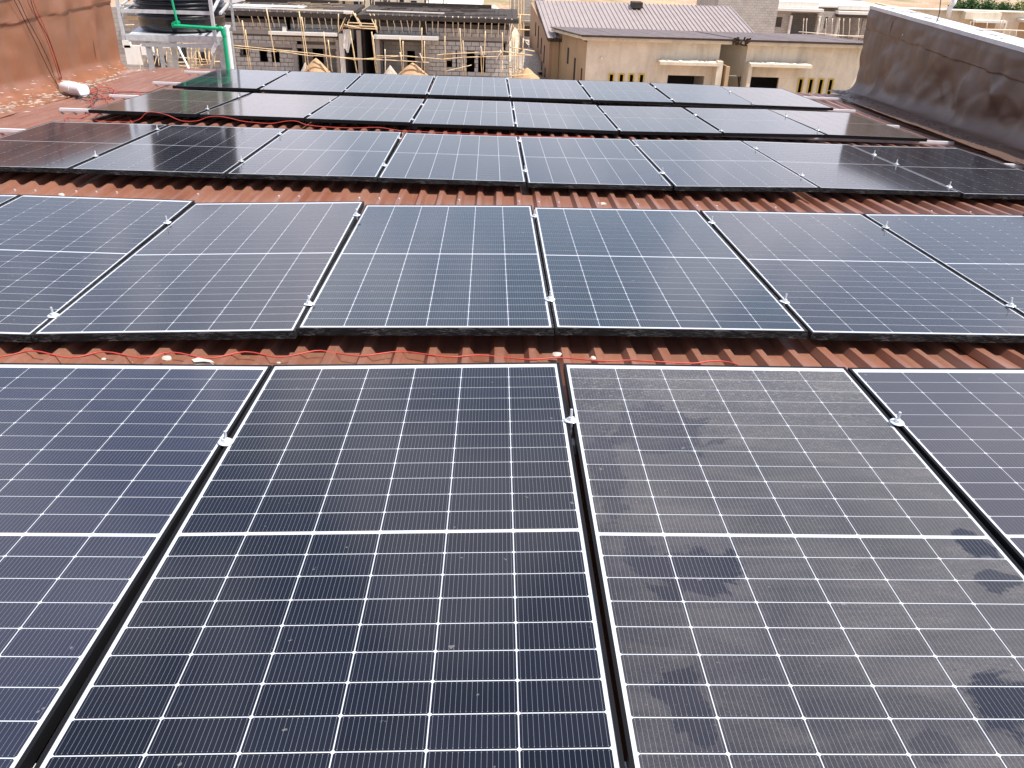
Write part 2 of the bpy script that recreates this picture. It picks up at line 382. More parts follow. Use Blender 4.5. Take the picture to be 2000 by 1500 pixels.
def solo(name, mb, mat, label=None, cat=None, group=None, kind=None, smooth=False):
    xs = [v.x for v in mb.v]; ys = [v.y for v in mb.v]; zs = [v.z for v in mb.v]
    c = Vector(((min(xs) + max(xs)) / 2, (min(ys) + max(ys)) / 2, min(zs)))
    mb.v = [v - c for v in mb.v]
    o = bpy.data.objects.new(name, mb.mesh(name, mat, smooth)); o.location = c; COL.objects.link(o)
    return props(o, label, cat, group, kind)
def rw(x, y, z): return W3 @ Vector((x, y, z))
def smoothpath(pts, k=4):
    pts = [Vector(p) for p in pts]; out = []
    for i in range(len(pts) - 1):
        p0 = pts[max(i - 1, 0)]; p1 = pts[i]; p2 = pts[i + 1]; p3 = pts[min(i + 2, len(pts) - 1)]
        for j in range(k):
            t = j / k
            out.append(0.5 * ((2 * p1) + (p2 - p0) * t + (2 * p0 - 5 * p1 + 4 * p2 - p3) * t * t + (3 * p1 - p0 - 3 * p2 + p3) * t ** 3))
    out.append(pts[-1]); return out
def sm(x, a, b):
    t = max(0, min(1, (x - a) / (b - a))); return t * t * (3 - 2 * t)

_RZ = []
for (yr, z0, tl, xc, xt) in ((1.07, 0.0, 0.0061, 0.0, 0.0148), (3.78, -0.0224, 0.0142, -1.17, 0.008), (6.84, -0.0013, -0.0017, -1.22, -0.0062), (9.85, -0.0208, -0.0048, -1.22, -0.008), (12.56, -0.0014, 0.0179, -1.28, -0.0074)):
    for s_ in (-1.1, 1.1): _RZ.append((yr + s_, z0 + tl * s_, xc, xt))
def RZ(x, y):
    "gentle sag of the roof plane, followed by sheets, rails, panels and cables"
    x = max(-6.6, min(4.2, x))
    v = [(yy, z + k * (x - xc)) for yy, z, xc, k in _RZ]
    if y <= v[0][0]: return v[0][1]
    if y >= v[-1][0]: return v[-1][1] - 0.05 * min(1, (y - v[-1][0]) / 1.0)
    for i in range(len(v) - 1):
        if v[i][0] <= y <= v[i + 1][0]:
            t = (y - v[i][0]) / (v[i + 1][0] - v[i][0]); return v[i][1] * (1 - t) + v[i + 1][1] * t

# ------------------------------------------------------------------ ground
def gz(x, y):
    z = -7.55 - 0.9 * sm(x, 0, 5) * sm(y, 25, 48) - 1.9 * sm(y, 66, 96) * sm(x, 3, 24)
    return z
mb = MB()
xs = [-900, -300, -120, -60] + [-40 + 2.5 * i for i in range(45)] + [90, 160, 350, 900]
ys = [-300, -60, -10, 10, 20, 30] + [36 + 2.0 * i for i in range(46)] + [140, 170, 220, 400, 900, 2000]
rows = []
for y in ys:
    rows.append([(x, y, gz(x, y) + (0.35 * noise.noise(Vector((x * 0.21, y * 0.21, 3))) + 0.15 * noise.noise(Vector((x * 0.7, y * 0.7, 1))) if 40 < y < 130 and -45 < x < 80 else 0)) for x in xs])
mb.grid(rows)
solo('ground', mb, M['ground'], kind='structure', smooth='all')

# ------------------------------------------------------------------ our own building: roof sheets, body, parapets
RIB, TOPZ, PAN = 0.147, -0.083, -0.115
house = thing('house', 'brown ribbed metal roof running away under the rows of solar panels', 'building', rw(0, 8, -0.4))
x0s = [-1.391 + RIB * 5 * k for k in range(-9, 9)]
def sheet(x0, y0, y1, dz):
    prof = []
    for k in range(6):
        cxr = x0 + RIB * k; big = (k == 0); e = 0.006 if big else 0.0; t_ = 0.015 + e; bt = 0.036 + e; h = TOPZ + (0.004 if big else 0)
        if k == 0: prof += [(cxr - bt, PAN + 0.003), (cxr - t_, h), (cxr + t_, h), (cxr + bt, PAN)]
        elif k == 5: prof += [(cxr - 0.034, PAN), (cxr - 0.013, TOPZ - 0.002), (cxr + 0.013, TOPZ - 0.002), (cxr + 0.032, PAN + 0.001)]
        else: prof += [(cxr - bt, PAN), (cxr - t_, h), (cxr + t_, h), (cxr + bt, PAN)]
    n = max(2, int((y1 - y0) / 0.5)); rows = []
    for i in range(n + 1):
        y = y0 + (y1 - y0) * i / n
        row = []
        for (x, z) in prof:
            w = 0.0015 * noise.noise(Vector((x * 7, y * 2.5, x0)))
            row.append(W3 @ Vector((x + 0.003 * noise.noise(Vector((x0, y * 1.3, 5))), y, z + dz + w + RZ(x, y))))
        rows.append(row)
    m_ = MB(); m_.grid(rows)
    # thickness along the far cut edge
    m_.grid([[W3 @ Vector((x, y1, z + dz + RZ(x, y1))) for x, z in prof], [W3 @ Vector((x, y1, z + dz - 0.0035 + RZ(x, y1))) for x, z in prof]])
    return m_
for i, x0 in enumerate(x0s):
    if x0 > 4.9 or x0 < -8.0: continue
    for (y0, y1, dz) in ((-3.0, 2.40, 0.006), (2.22, 8.95, 0.003), (8.77, 15.15, 0.0)):
        part('roof_sheet', sheet(x0, y0, (y1 if y1 < 15 else 15.1 - (x0 + 7.3) * 0.075) + 0.01 * math.sin(i * 2.1), dz), M['roof'], house)
mb = MB(); mb.box(-8.0, 5.1, -3.0, 14.2, -7.2, -0.40); mb.v = [W3 @ v if v.z > -1 else Vector((v.x, v.y, v.z - 0.6)) for v in mb.v]
part('wall', mb, M['beige'], house)
# self drilling screws on the ribs
mb = MB()
for yy in (0.2, 2.33, 4.9, 5.35, 8.4, 11.25, 14.2):
    for k in range(-54, 44):
        if random.random() < 0.5: continue
        x = -1.391 + RIB * k
        if -7.0 < x < 4.2:
            c = W3 @ Vector((x, yy, TOPZ + 0.010 + RZ(x, yy))); mb.tube([c - Vector((0, 0, 0.008)), c + Vector((0, 0, 0.004))], 0.007, 6)
part('roofing_screws', mb, M['zinc'], house, kind='stuff')

def parapet(side):
    # wall foot line in roof frame, x as a function of y; side -1 = left, +1 = right
    if side < 0:
        fx = lambda y: -7.42 - 0.075 * (y - 9.0)
        name, lab = 'parapet_wall', 'sunlit rusty brown sheet clad parapet wall along the left side of the roof'
        topw = lambda y: 0.44
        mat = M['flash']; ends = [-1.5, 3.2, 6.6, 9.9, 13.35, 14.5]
    else:
        fx = lambda y: 4.68 + 0.062 * (y - 13.9)
        name, lab = 'parapet_wall', 'shaded dark brown crumpled sheet clad parapet wall with pale coping on the right'
        topw = lambda y: 0.355
        mat = M['flash_shaded']; ends = [-1.5, 3.4, 7.4, 10.0, 13.05, 14.2]
    t = thing(name, lab, 'wall', rw(fx(8), 8, -0.1))
    ty = lambda y: (topw(y) + 0.0656 * y) / 0.9978      # roof-frame height giving a level top
    for i in range(len(ends) - 1):
        ya, yb = ends[i], ends[i + 1]; over = 0.12
        flare = (0.44, 0.36, 0.40, 0.42, 0.30)[i]; nseg = max(4, int((yb - ya) / (0.05 if side > 0 and yb > 8 else 0.09))); NZ = 34 if side > 0 else 18; lift = 0.006 * (len(ends) - i)
        rows = []
        for k in range(nseg + 1):
            y = ya + (yb + (over if i < len(ends) - 2 else 0) - ya) * k / nseg
            X = fx(y); T = ty(y); row = []
            rad = 0.20
            zlap = T * 0.74 if side < 0 else T - 0.30
            prof = [(0, T)] + [(0, T - (T - rad) * q / NZ) for q in range(1, NZ + 1)]
            prof = sorted(prof + [(0, zlap + 0.002), (0, zlap - 0.002)], key=lambda q: -q[1])
            for a in range(1, 8):
                an = math.pi / 2 * a / 7; prof.append((rad - rad * math.cos(an), rad - rad * math.sin(an)))
            for q in range(1, 6): prof.append((rad + flare * q / 5, 0))
            n_ = len(prof)
            for j, (dx, z) in enumerate(prof):
                edge = min(1, j / 4.0) * min(1, (n_ - 1 - j) / 2.0)
                d = 0.020 * noise.noise(Vector((y * 0.9, z * 1.3, side * 7.0 + i))) + (0.045 if side > 0 else 0.016) * abs(noise.noise(Vector((y * 1.5 + z * 1.2, z * 1.6 - y * 0.8, 4.0 + side)))) + 0.006 * noise.noise(Vector((y * 7, z * 7, 1)))
                if side > 0:
                    # folded dents low on the sheet
                    for (dy, dzz, ry, rz, am) in ((10.9, 0.25, 0.55, 0.5, -0.10), (9.9, 0.33, 0.5, 0.4, 0.07), (9.2, 0.18, 0.6, 0.3, -0.09), (12.2, 0.5, 0.35, 0.6, 0.03)):
                        q = ((y - dy) / ry) ** 2 + ((z - dzz) / rz) ** 2
                        if q < 1: d += am * 0.62 * (1 - q) * (0.6 + 0.4 * abs(math.sin((y - dy) * 3.0 + (z - dzz) * 7.0)))
                    cr_ = noise.noise(Vector((y * 0.8 + z * 1.1, z * 0.9 - y * 0.3, 9.0))); cr2 = noise.noise(Vector((y * 1.9 - z * 1.3, z * 1.2 + y * 0.5, 2.0))); d += 0.022 * abs(cr2) + 0.05 * (abs(cr_) ** 0.75) * (1.2 - min(1, z / max(T, .1)))
                    for (yy_, zz_, sl, am) in ((10.6, 0.15, 0.9, 0.05), (9.5, 0.12, -0.7, 0.055), (9.0, 0.2, 1.1, 0.045), (11.6, 0.1, -1.2, 0.03)):
                        q = abs((y - yy_) - sl * (z - zz_)); ext = max(0.0, 1 - abs(z - zz_ - 0.25) / 0.40)
                        if q < 0.22 and ext > 0: d += am * (1 - q / 0.22) * ext
                else:
                    d += 0.010 * math.sin(y * 5.2 + 0.8 * math.sin(z * 3)) + 0.03 * abs(noise.noise(Vector((y * 1.7, z * 0.5, 6.0)))) + 0.014 * math.sin(y * 5.2 + 0.8 * math.sin(z * 3)) * (0.3 + 0.7 * (1 - min(1, z / max(T, .1))))
                d *= edge
                if i < len(ends) - 2: d += side * 0 + 0.03 * max(0.0, 1 - (yb + over - y) / 0.16) * (1.0 if z < 0.55 * T else 0.35)
                if z > zlap - 0.01 * noise.noise(Vector((y * 2, 0, 0))): d += 0.016 + 0.010 * noise.noise(Vector((y * 1.7, 3, side)))
                xx = X - side * (dx + d * (1 if dx < rad else 0.3)) - side * lift
                zz = z - 0.074 + (d * 0.25 if dx >= rad else 0) + lift * 0.4
                if j >= n_ - 2: zz += 0.012 * noise.noise(Vector((y * 4, i, 2)))
                row.append(W3 @ Vector((xx, y, max(zz, -0.078))))
            rows.append(row if side > 0 else list(reversed(row)))
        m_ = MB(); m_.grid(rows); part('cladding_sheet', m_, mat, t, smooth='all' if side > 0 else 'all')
    # masonry core and coping
    m_ = MB(); c_ = MB()
    ya, yb = -1.5, ends[-1] - 0.03
    n_ = 16
    for (mm, za, zb_off, o0, o1) in ((m_, -0.5, -0.055, 0.14, 0.33), (c_, None, 0.0, -0.05, 0.36)):
        rr = []
        for k in range(n_ + 1):
            y = ya + (yb - ya) * k / n_; X = fx(y); T = ty(y)
            z1 = T + zb_off - 0.074 + (0.045 if mm is c_ else 0); z0 = (T - 0.074 - 0.004) if mm is c_ else za
            q = 0.004 * math.sin(k * 3.1) if mm is c_ else 0
            ring = [(X + side * o0, z0), (X + side * o0, z1 + q), (X + side * o1, z1), (X + side * o1, z0), (X + side * o0, z0)]
            rr.append([W3 @ Vector((x, y, z)) for x, z in ring])
        mm.grid(rr); b0 = len(mm.v)
        for rg in (rr[0], rr[-1]):
            b0 = len(mm.v); mm.v += [Vector(p) for p in rg[:4]]; mm.f.append((b0, b0 + 1, b0 + 2, b0 + 3))
    part('masonry_core', m_, M['concrete'], t)
    # coping cast in lengths with open joints
    part('coping', c_, M['coping'], t)
    sl = MB()
    for k in range(40):
        y = ends[1] + (yb - ends[1]) * random.random(); X = fx(y); T = ty(y)
        if random.random() < 0.6:
            o = random.uniform(0.06, 0.22); ln = random.uniform(0.2, 0.6)
            p = [W3 @ Vector((X + side * (o + ax), y + ay, T - 0.074 + 0.045 + az)) for ax, ay, az in ((0, 0, 0), (0.12, 0.0, 0), (0.12, ln, 0), (0, ln, 0))]
            b0 = len(sl.v); top = [q + Vector((0, 0, 0.010 + 0.012 * random.random())) for q in p]
            sl.v += p + top; sl.f += [(b0 + 4, b0 + 5, b0 + 6, b0 + 7), (b0, b0 + 1, b0 + 5, b0 + 4), (b0 + 1, b0 + 2, b0 + 6, b0 + 5), (b0 + 2, b0 + 3, b0 + 7, b0 + 6), (b0 + 3, b0, b0 + 4, b0 + 7)]
    part('coping_screed_patches', sl, M['coping'], t, kind='stuff')
    # screws along the top edge of the cladding
    sc = MB()
    y = ends[0] + 0.4
    while y < ends[-1] - 0.1:
        X = fx(y); T = ty(y); c = Vector((X - side * 0.03, y, T - 0.074 - 0.22)); cc = W3 @ c
        sc.tube([cc, cc + Vector((-side * 0.012, 0, 0))], 0.011, 6); y += 0.62
    if side > 0: part('cladding_screws', sc, M['zinc'], t, kind='stuff')
    # cement droppings along the foot
    ce = MB(); nb = 800 if side < 0 else 360
    for k in range(nb):
        y = random.uniform(6.5, ends[-1] - 0.1); X = fx(y)
        o = abs(random.gauss(0.42, 0.09)); ln = random.uniform(0.006, 0.05) * (1.0 if side < 0 else 0.7); wd = random.uniform(0.0012, 0.0045)
        if side < 0 and random.random() < 0.16: o = random.uniform(0.05, 0.3)
        z = -0.055 if o > 0.2 else -0.04 + (0.2 - o) ** 1 * 0.9
        c = Vector((X - side * o, y, z)); a = random.uniform(-0.5, 0.5)
        d = Vector((math.cos(a) * ln, math.sin(a) * ln * 2.0, 0)); p_ = Vector((-d.y, d.x, 0)).normalized() * wd
        b0 = len(ce.v)
        ce.v += [W3 @ q for q in (c - d, c + p_, c + d, c - p_, c + Vector((0, 0, 0.008)))]
        ce.f += [(b0, b0 + 1, b0 + 4), (b0 + 1, b0 + 2, b0 + 4), (b0 + 2, b0 + 3, b0 + 4), (b0 + 3, b0, b0 + 4)]
    part('cement_droppings', ce, M['cement'] if side < 0 else M['flatroof'], t, kind='stuff')
    return t, fx, ty
par_l, fx_l, ty_l = parapet(-1)
par_r, fx_r, ty_r = parapet(1)

# wire standing on the right coping
p = [W3 @ Vector((fx_r(11.6) + 0.03, 11.6, ty_r(11.6) - 0.03))]
w0 = p[0]
solo('rebar_wire', MB().tube(smoothpath([w0, w0 + Vector((0.03, 0.05, 0.12)), w0 + Vector((0.02, 0.08, 0.30)), w0 + Vector((0.07, 0.1, 0.55))]), 0.006, 6), M['black_cable'], 'thin rusty wire sticking up from the pale coping of the right parapet', 'wire')

# ------------------------------------------------------------------ solar panels
POSES = {
  ('A', 1): (-4.0182, 1.0720, -0.0593, 0.0000, 0.0061, 0.0148),
  ('A', 2): (-2.8714, 1.0604, -0.0376, -0.0107, 0.0019, 0.0166),
  ('A', 3): (-1.7209, 1.0609, -0.0127, 0.0010, 0.0020, 0.0302),
  ('A', 4): (-0.5696, 1.0753, -0.0150, -0.0008, 0.0135, 0.0063),
  ('A', 5): (0.5751, 1.0676, 0.0073, -0.0000, 0.0052, 0.0152),
  ('A', 6): (1.7221, 1.0720, 0.0254, 0.0000, 0.0061, 0.0148),
  ('B', 1): (-5.1804, 3.7425, -0.0395, 0.0114, 0.0263, 0.0141),
  ('B', 2): (-4.0005, 3.6914, -0.0284, 0.0102, 0.0300, -0.0134),
  ('B', 3): (-2.8620, 3.6967, -0.0231, 0.0102, 0.0206, 0.0313),
  ('B', 4): (-1.7257, 3.7446, -0.0115, 0.0084, 0.0065, 0.0180),
  ('B', 5): (-0.5824, 3.7635, -0.0073, 0.0051, 0.0017, 0.0035),
  ('B', 6): (0.5811, 3.8063, -0.0184, 0.0077, 0.0064, 0.0019),
  ('B', 7): (1.7185, 3.7885, -0.0070, 0.0104, 0.0075, 0.0115),
  ('B', 8): (2.8650, 3.8143, 0.0110, 0.0102, 0.0142, 0.0082),
  ('C', 1): (-5.2253, 6.7359, 0.0363, 0.0189, -0.0013, -0.0051),
  ('C', 2): (-4.0514, 6.7161, 0.0330, 0.0180, -0.0019, -0.0109),
  ('C', 3): (-2.9116, 6.7627, 0.0180, 0.0193, -0.0027, -0.0021),
  ('C', 4): (-1.7605, 6.7916, 0.0049, 0.0089, -0.0041, -0.0069),
  ('C', 5): (-0.6135, 6.8580, -0.0122, 0.0086, -0.0000, 0.0002),
  ('C', 6): (0.5250, 6.8237, 0.0005, 0.0116, -0.0022, 0.0127),
  ('C', 7): (1.6917, 6.9226, -0.0144, 0.0157, -0.0003, -0.0102),
  ('C', 8): (2.8302, 6.9126, -0.0260, 0.0196, 0.0009, -0.0026),
  ('D', 1): (-5.2283, 9.7638, 0.0338, 0.0038, -0.0095, -0.0153),
  ('D', 2): (-4.0906, 9.8515, 0.0069, 0.0033, -0.0099, -0.0097),
  ('D', 3): (-2.9347, 9.8178, -0.0004, 0.0074, -0.0060, -0.0117),
  ('D', 4): (-1.7857, 9.8297, -0.0142, 0.0046, 0.0003, -0.0056),
  ('D', 5): (-0.6417, 9.8624, -0.0315, 0.0055, 0.0020, -0.0132),
  ('D', 6): (0.5052, 9.8354, -0.0362, 0.0038, -0.0016, 0.0050),
  ('D', 7): (1.6661, 9.8424, -0.0303, -0.0058, -0.0050, 0.0073),
  ('D', 8): (2.8431, 9.9444, -0.0476, 0.0043, -0.0055, -0.0130),
  ('E', 1): (-5.3007, 12.5027, 0.0359, 0.0189, 0.0156, -0.0092),
  ('E', 2): (-4.1378, 12.5035, 0.0243, 0.0232, 0.0195, -0.0077),
  ('E', 3): (-2.9811, 12.5080, 0.0199, 0.0194, 0.0198, -0.0039),
  ('E', 4): (-1.8246, 12.5402, 0.0135, 0.0143, 0.0198, -0.0036),
  ('E', 5): (-0.6782, 12.5765, 0.0027, 0.0094, 0.0197, -0.0035),
  ('E', 6): (0.4770, 12.5823, -0.0032, 0.0085, 0.0208, -0.0038),
  ('E', 7): (1.6445, 12.5989, -0.0130, -0.0031, 0.0175, -0.0103),
  ('E', 8): (2.7534, 12.6602, -0.0353, 0.0158, 0.0120, -0.0130),
}
CLAMPS = [('A', -2.284, 1.565), ('A', -1.154, 1.697), ('A', 0.006, 1.733), ('B', -3.416, 4.291), ('B', -3.344, 2.767), ('B', -2.294, 4.475), ('B', -2.279, 2.889), ('B', -1.161, 4.582), ('B', -1.15, 2.982), ('B', -0.024, 4.553), ('B', -0.011, 3.016), ('B', 1.126, 4.545), ('B', 1.14, 3.064), ('C', -4.722, 7.5), ('C', -4.709, 6.075), ('C', -3.537, 7.505), ('C', -3.511, 6.079), ('C', -2.359, 7.478), ('C', -2.34, 6.1), ('C', -1.185, 7.63), ('C', -1.174, 6.097), ('C', -0.052, 7.561), ('C', -0.019, 6.198), ('C', 1.079, 7.495), ('C', 1.134, 6.169), ('C', 2.187, 7.454), ('C', 2.204, 6.962), ('C', 2.216, 5.99), ('D', -4.731, 9.048), ('D', -4.704, 10.315), ('D', -3.53, 8.983), ('D', -3.515, 10.257), ('D', -2.356, 8.875), ('D', -2.364, 10.295), ('D', -1.223, 10.126), ('D', -1.207, 8.924), ('D', -0.107, 10.106), ('D', -0.095, 8.808), ('D', 1.016, 10.184), ('D', 1.022, 8.848), ('D', 2.137, 10.258), ('D', 2.196, 9.051), ('E', -4.722, 11.711), ('E', -4.785, 13.299), ('E', -3.544, 11.605), ('E', -3.603, 13.297), ('E', -2.392, 11.497), ('E', -2.43, 13.374), ('E', -1.255, 13.531), ('E', -1.238, 11.517), ('E', -0.082, 12.969), ('E', -0.106, 11.592), ('E', 1.018, 13.098), ('E', 1.026, 11.727), ('E', 2.102, 12.922), ('E', 2.11, 11.602)]
NEAR = [ (-3.413,2.298), (-3.313,2.356), (-3.136,2.301), (-3.023,2.360), (-2.853,2.315), (-2.748,2.368), (-2.580,2.322), (-2.452,2.388), (-2.300,2.347), (-2.166,2.413), (-2.092,2.406), (-1.966,2.368), (-1.809,2.431), (-1.609,2.375), (-1.474,2.409), (-1.272,2.364), (-1.135,2.398), (-0.963,2.363), (-0.848,2.385), (-0.745,2.368), (-0.581,2.365), (-0.492,2.385), (-0.399,2.368) ]
FAR = [ (-5.999,9.060), (-6.108,9.770), (-5.834,9.540), (-5.325,8.540), (-5.317,8.618), (-5.416,9.217), (-5.365,9.315), (-5.156,9.138), (-4.839,8.706), (-4.682,8.734), (-4.661,9.022), (-4.577,9.121), (-4.395,8.989), (-4.234,8.816), (-4.071,8.728), (-3.867,8.687), (-3.746,8.886), (-3.633,8.886), (-3.470,8.643), (-3.230,8.535), (-2.952,8.510), (-2.689,8.592), (-2.450,8.414), (-2.230,8.380), (-1.470,8.331) ]
DEBRIS = [ (-2.796,2.439), (-1.138,2.560), (-0.983,2.527), (-4.588,5.365), (-0.608,5.480), (-3.050,2.415), (-2.319,2.412), (-2.618,2.366) ]
PW, PL = 1.134, 2.276
def bars(mb, x, y, w, h, z0, z1):
    mb.box(-x, -x + w, -y, y, z0, z1); mb.box(x - w, x, -y, y, z0, z1)
    mb.box(-x + w, x - w, -y, -y + w, z0, z1); mb.box(-x + w, x - w, y - w, y, z0, z1)
fm = MB(); bars(fm, PW / 2, PL / 2, 0.010, 0, -0.035, 0.0)
# bottom flange
bars(fm, PW / 2 - 0.0005, PL / 2 - 0.0005, 0.030, 0, -0.0352, -0.0335)
FRAME = fm.mesh('frame', M['frame']); FRAME_W = fm.mesh('frame_wrapped', M['frame_wrap'])
BACK = MB().box(-0.557, 0.557, -1.128, 1.128, -0.006, -0.0022).mesh('backsheet', M['back'])
CW, CH = 0.1796, 0.0879
def cell_mb(mb, x, y, w=CW, h=CH, ch=0.0036):
    X, Y = w / 2, h / 2
    pts = [(-X + ch, -Y), (X - ch, -Y), (X, -Y + ch), (X, Y - ch), (X - ch, Y), (-X + ch, Y), (-X, Y - ch), (-X, -Y + ch)]
    n = len(mb.v); z0, z1 = -0.0021, -0.0014
    mb.v += [Vector((x + a, y + b_, z1)) for a, b_ in pts] + [Vector((x + a, y + b_, z0)) for a, b_ in pts]
    mb.f.append(tuple(n + i for i in range(8)))
    mb.uv = mb.uv or []; uv = [((a + X) / w, (b_ + Y) / h) for a, b_ in pts]; mb.uv += uv
    for i in range(8):
        j = (i + 1) % 8; mb.f.append((n + i, n + 8 + i, n + 8 + j, n + j)); mb.uv += [(0.0, 0.0)] * 4
    return mb
CENT = []
for c_ in range(6):
    for r_ in range(24):
        x = (c_ - 2.5) * (CW + 0.0031)
        y = -1.128 + 0.0215 + CH / 2 + r_ * (CH + 0.0035) + (0.0120 if r_ >= 12 else 0)
        CENT.append((x, y))
YMID = (CENT[11][1] + CENT[12][1]) / 2
CELL = cell_mb(MB(), 0, 0).mesh('cell', M['cell'])
mbc = MB()
for x, y in CENT: cell_mb(mbc, x, y, CW, CH - 0.0013)
CELL_B = cell_mb(MB(), 0, 0, CW, CH - 0.0011).mesh('cell', M['cell'])
CELLS = mbc.mesh('cells', M['cell']); CELLS_F = mbc.mesh('cells_warm', M['cell_warm'])
LAMI = None
def pose_matrix(ps):
    x, y, z, yaw, ty_, tx_ = ps
    ex = Vector((math.cos(yaw), math.sin(yaw), tx_)); ey = Vector((-math.sin(yaw), math.cos(yaw), ty_)); ex.normalize(); ey = (ey - ex * ey.dot(ex)).normalized(); ez = ex.cross(ey)
    m_ = Matrix(((ex.x, ey.x, ez.x, x), (ex.y, ey.y, ez.y, y), (ex.z, ey.z, ez.z, z), (0, 0, 0, 1)))
    return RW @ m_
ROWN = {'A': 'nearest row', 'B': 'second row', 'C': 'middle row', 'D': 'fourth row', 'E': 'farthest row'}
ORD = ['', 'leftmost', 'second from left', 'third from left', 'fourth from left', 'fifth from left', 'sixth from left', 'seventh from left', 'rightmost']
special = {('A', 4): 'dusty smeared solar panel in the nearest row, right of the clean dark panel',
           ('A', 3): 'clean dark solar panel left of the dusty smeared one in the nearest row',
           ('A', 2): 'bluish solar panel cut off by the left edge, in the nearest row',
           ('A', 5): 'solar panel cut off by the right edge in the nearest row',
           ('A', 1): 'solar panel of the nearest row lying beyond the left edge of the photo',
           ('A', 6): 'solar panel of the nearest row lying beyond the right edge of the photo',
           ('B', 1): 'solar panel at the far left edge of the second row, only its corner in view',
           ('B', 8): 'solar panel of the second row lying beyond the right edge of the photo',
           ('B', 7): 'solar panel cut off by the right edge in the second row from the camera',
           ('C', 1): 'leftmost panel of the middle row, mirroring the brown parapet',
           ('C', 2): 'middle row panel mirroring the black water tank, second from left',
           ('D', 2): 'brownish tinted solar panel in the fourth row, second from left',
           ('D', 8): 'greenish grey tinted panel at the right end of the fourth row',
           ('E', 1): 'panel mirroring the green pipe at the left end of the farthest row',
           ('E', 8): 'dull grey tinted panel at the right end of the farthest row'}
VAR = {}
for (r_, i_), ps in POSES.items():
    if (r_, i_) == ('A', 1): ps = (ps[0], ps[1], -0.045, 0, 0.004, 0.010)
    lab = special.get((r_, i_)) or 'black framed solar panel in the %s, %s' % (ROWN[r_], (ORD[i_] if r_ in 'CDE' else ORD[i_] + ' of those in view'))
    T = thing('solar_panel', lab, 'solar panel', group='solar panels laid in five rows on the roof', mat=pose_matrix(ps))
    lpart('frame', FRAME_W if r_ in 'BC' else FRAME, T, label=None)
    lpart('backsheet', BACK, T)
    if (r_ == 'A' and 2 <= i_ <= 5) or (r_ == 'B' and 1 <= i_ <= 7):
        me = CELL
        vk = {('A', 2): 'cell_sky_sheen', ('A', 5): 'cell_lav', ('B', 1): 'cell_cloud_sheen', ('B', 2): 'cell_cloud_sheen', ('B', 3): 'cell_cloud_sheen', ('B', 4): 'cell_teal', ('B', 5): 'cell_teal', ('B', 6): 'cell_cloud_sheen', ('B', 7): 'cell_cloud_sheen'}.get((r_, i_))
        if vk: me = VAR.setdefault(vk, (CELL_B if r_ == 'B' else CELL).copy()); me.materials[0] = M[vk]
        if (r_, i_) == ('A', 4):
            dm = cell_mat('dusty_solar_cell', (0.012, 0.013, 0.022), dust=0.75, empty=T, coat_rough=0.10)
            me = CELL.copy(); me.materials[0] = dm
        for (x, y) in CENT: lpart('cell', me, T, Matrix.Translation((x, y, 0)))
    else:
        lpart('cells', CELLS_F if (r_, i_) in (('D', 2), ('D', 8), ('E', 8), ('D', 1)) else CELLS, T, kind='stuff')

# tiny printed marks on the centre strip of the clean dark panel
mk = MB(); k_ = -0.40
while k_ < 0.54:
    w_ = random.uniform(0.002, 0.010); mk.box(k_, k_ + w_, YMID - 0.0022, YMID + 0.0016, -0.00215, -0.0018); k_ += w_ + random.choice((0.002, 0.002, 0.004, 0.012))
panel3 = [o for o in COL.objects if o.get('label') == special[('A', 3)]][0]
lpart('printed_marks', mk.mesh('printed_marks', M['galv']), panel3, kind='stuff')

# clamps: plate washer, nut, threaded rod
WASH = MB().lathe([(0.023, 0.0), (0.025, 0.002), (0.023, 0.004)], 20).mesh('washer', M['zinc'], True)
NUT = MB().lathe([(0.0115, 0.005), (0.0115, 0.014)], 6).mesh('nut', M['zinc'])
BOLT = MB().lathe([(0.0048, -0.05), (0.0048, 0.043)], 8).mesh('bolt', M['zinc'], True)
def row_z(r_, x, y):
    best = min((k for k in POSES if k[0] == r_), key=lambda k: abs(POSES[k][0] - x))
    p_ = POSES[best]; return p_[2] + p_[4] * (y - p_[1]) + p_[5] * (x - p_[0])
cnt = {}
for (r_, x, y) in CLAMPS:
    ks = sorted(k[1] for k in POSES if k[0] == r_ and POSES[k][0] < x)
    g_ = ks[-1]; cnt[(r_, g_)] = cnt.get((r_, g_), 0) + 1
    yc = sum(POSES[k][1] for k in POSES if k[0] == r_) / 8 if r_ != 'A' else 1.0
    pos_ = 'far' if y > yc + 0.25 else ('near' if y < yc - 0.15 else 'middle')
    gx = (POSES[(r_, g_)][0] + POSES[(r_, g_ + 1)][0]) / 2 - (y - POSES[(r_, g_)][1]) * POSES[(r_, g_)][3]
    z = max(row_z(r_, gx - 0.02, y), row_z(r_, gx + 0.02, y)) + 0.001
    if r_ == 'A': lab = 'zinc bolt clamp on the gap ' + {2: 'left of the clean dark panel', 3: 'between the clean and the dusty panel', 4: 'right of the dusty panel'}[g_] + ', nearest row'
    else: lab = 'zinc bolt clamp, %s end of the %s gap, %s' % (pos_, ORD[g_], ROWN[r_]) if pos_ != 'middle' else 'extra zinc bolt clamp midway along a gap in the middle row'
    m_ = RW @ Matrix.Translation((gx, y, z)) @ Matrix.Rotation(random.uniform(-0.10, 0.10), 4, 'Y') @ Matrix.Rotation(random.uniform(-0.12, 0.12), 4, 'X') @ Matrix.Rotation(random.random() * 3, 4, 'Z')
    T = thing('panel_clamp', lab, 'clamp', group='zinc bolt clamps between the solar panels', mat=m_)
    lpart('washer', WASH, T); lpart('nut', NUT, T); lpart('bolt', BOLT, T)

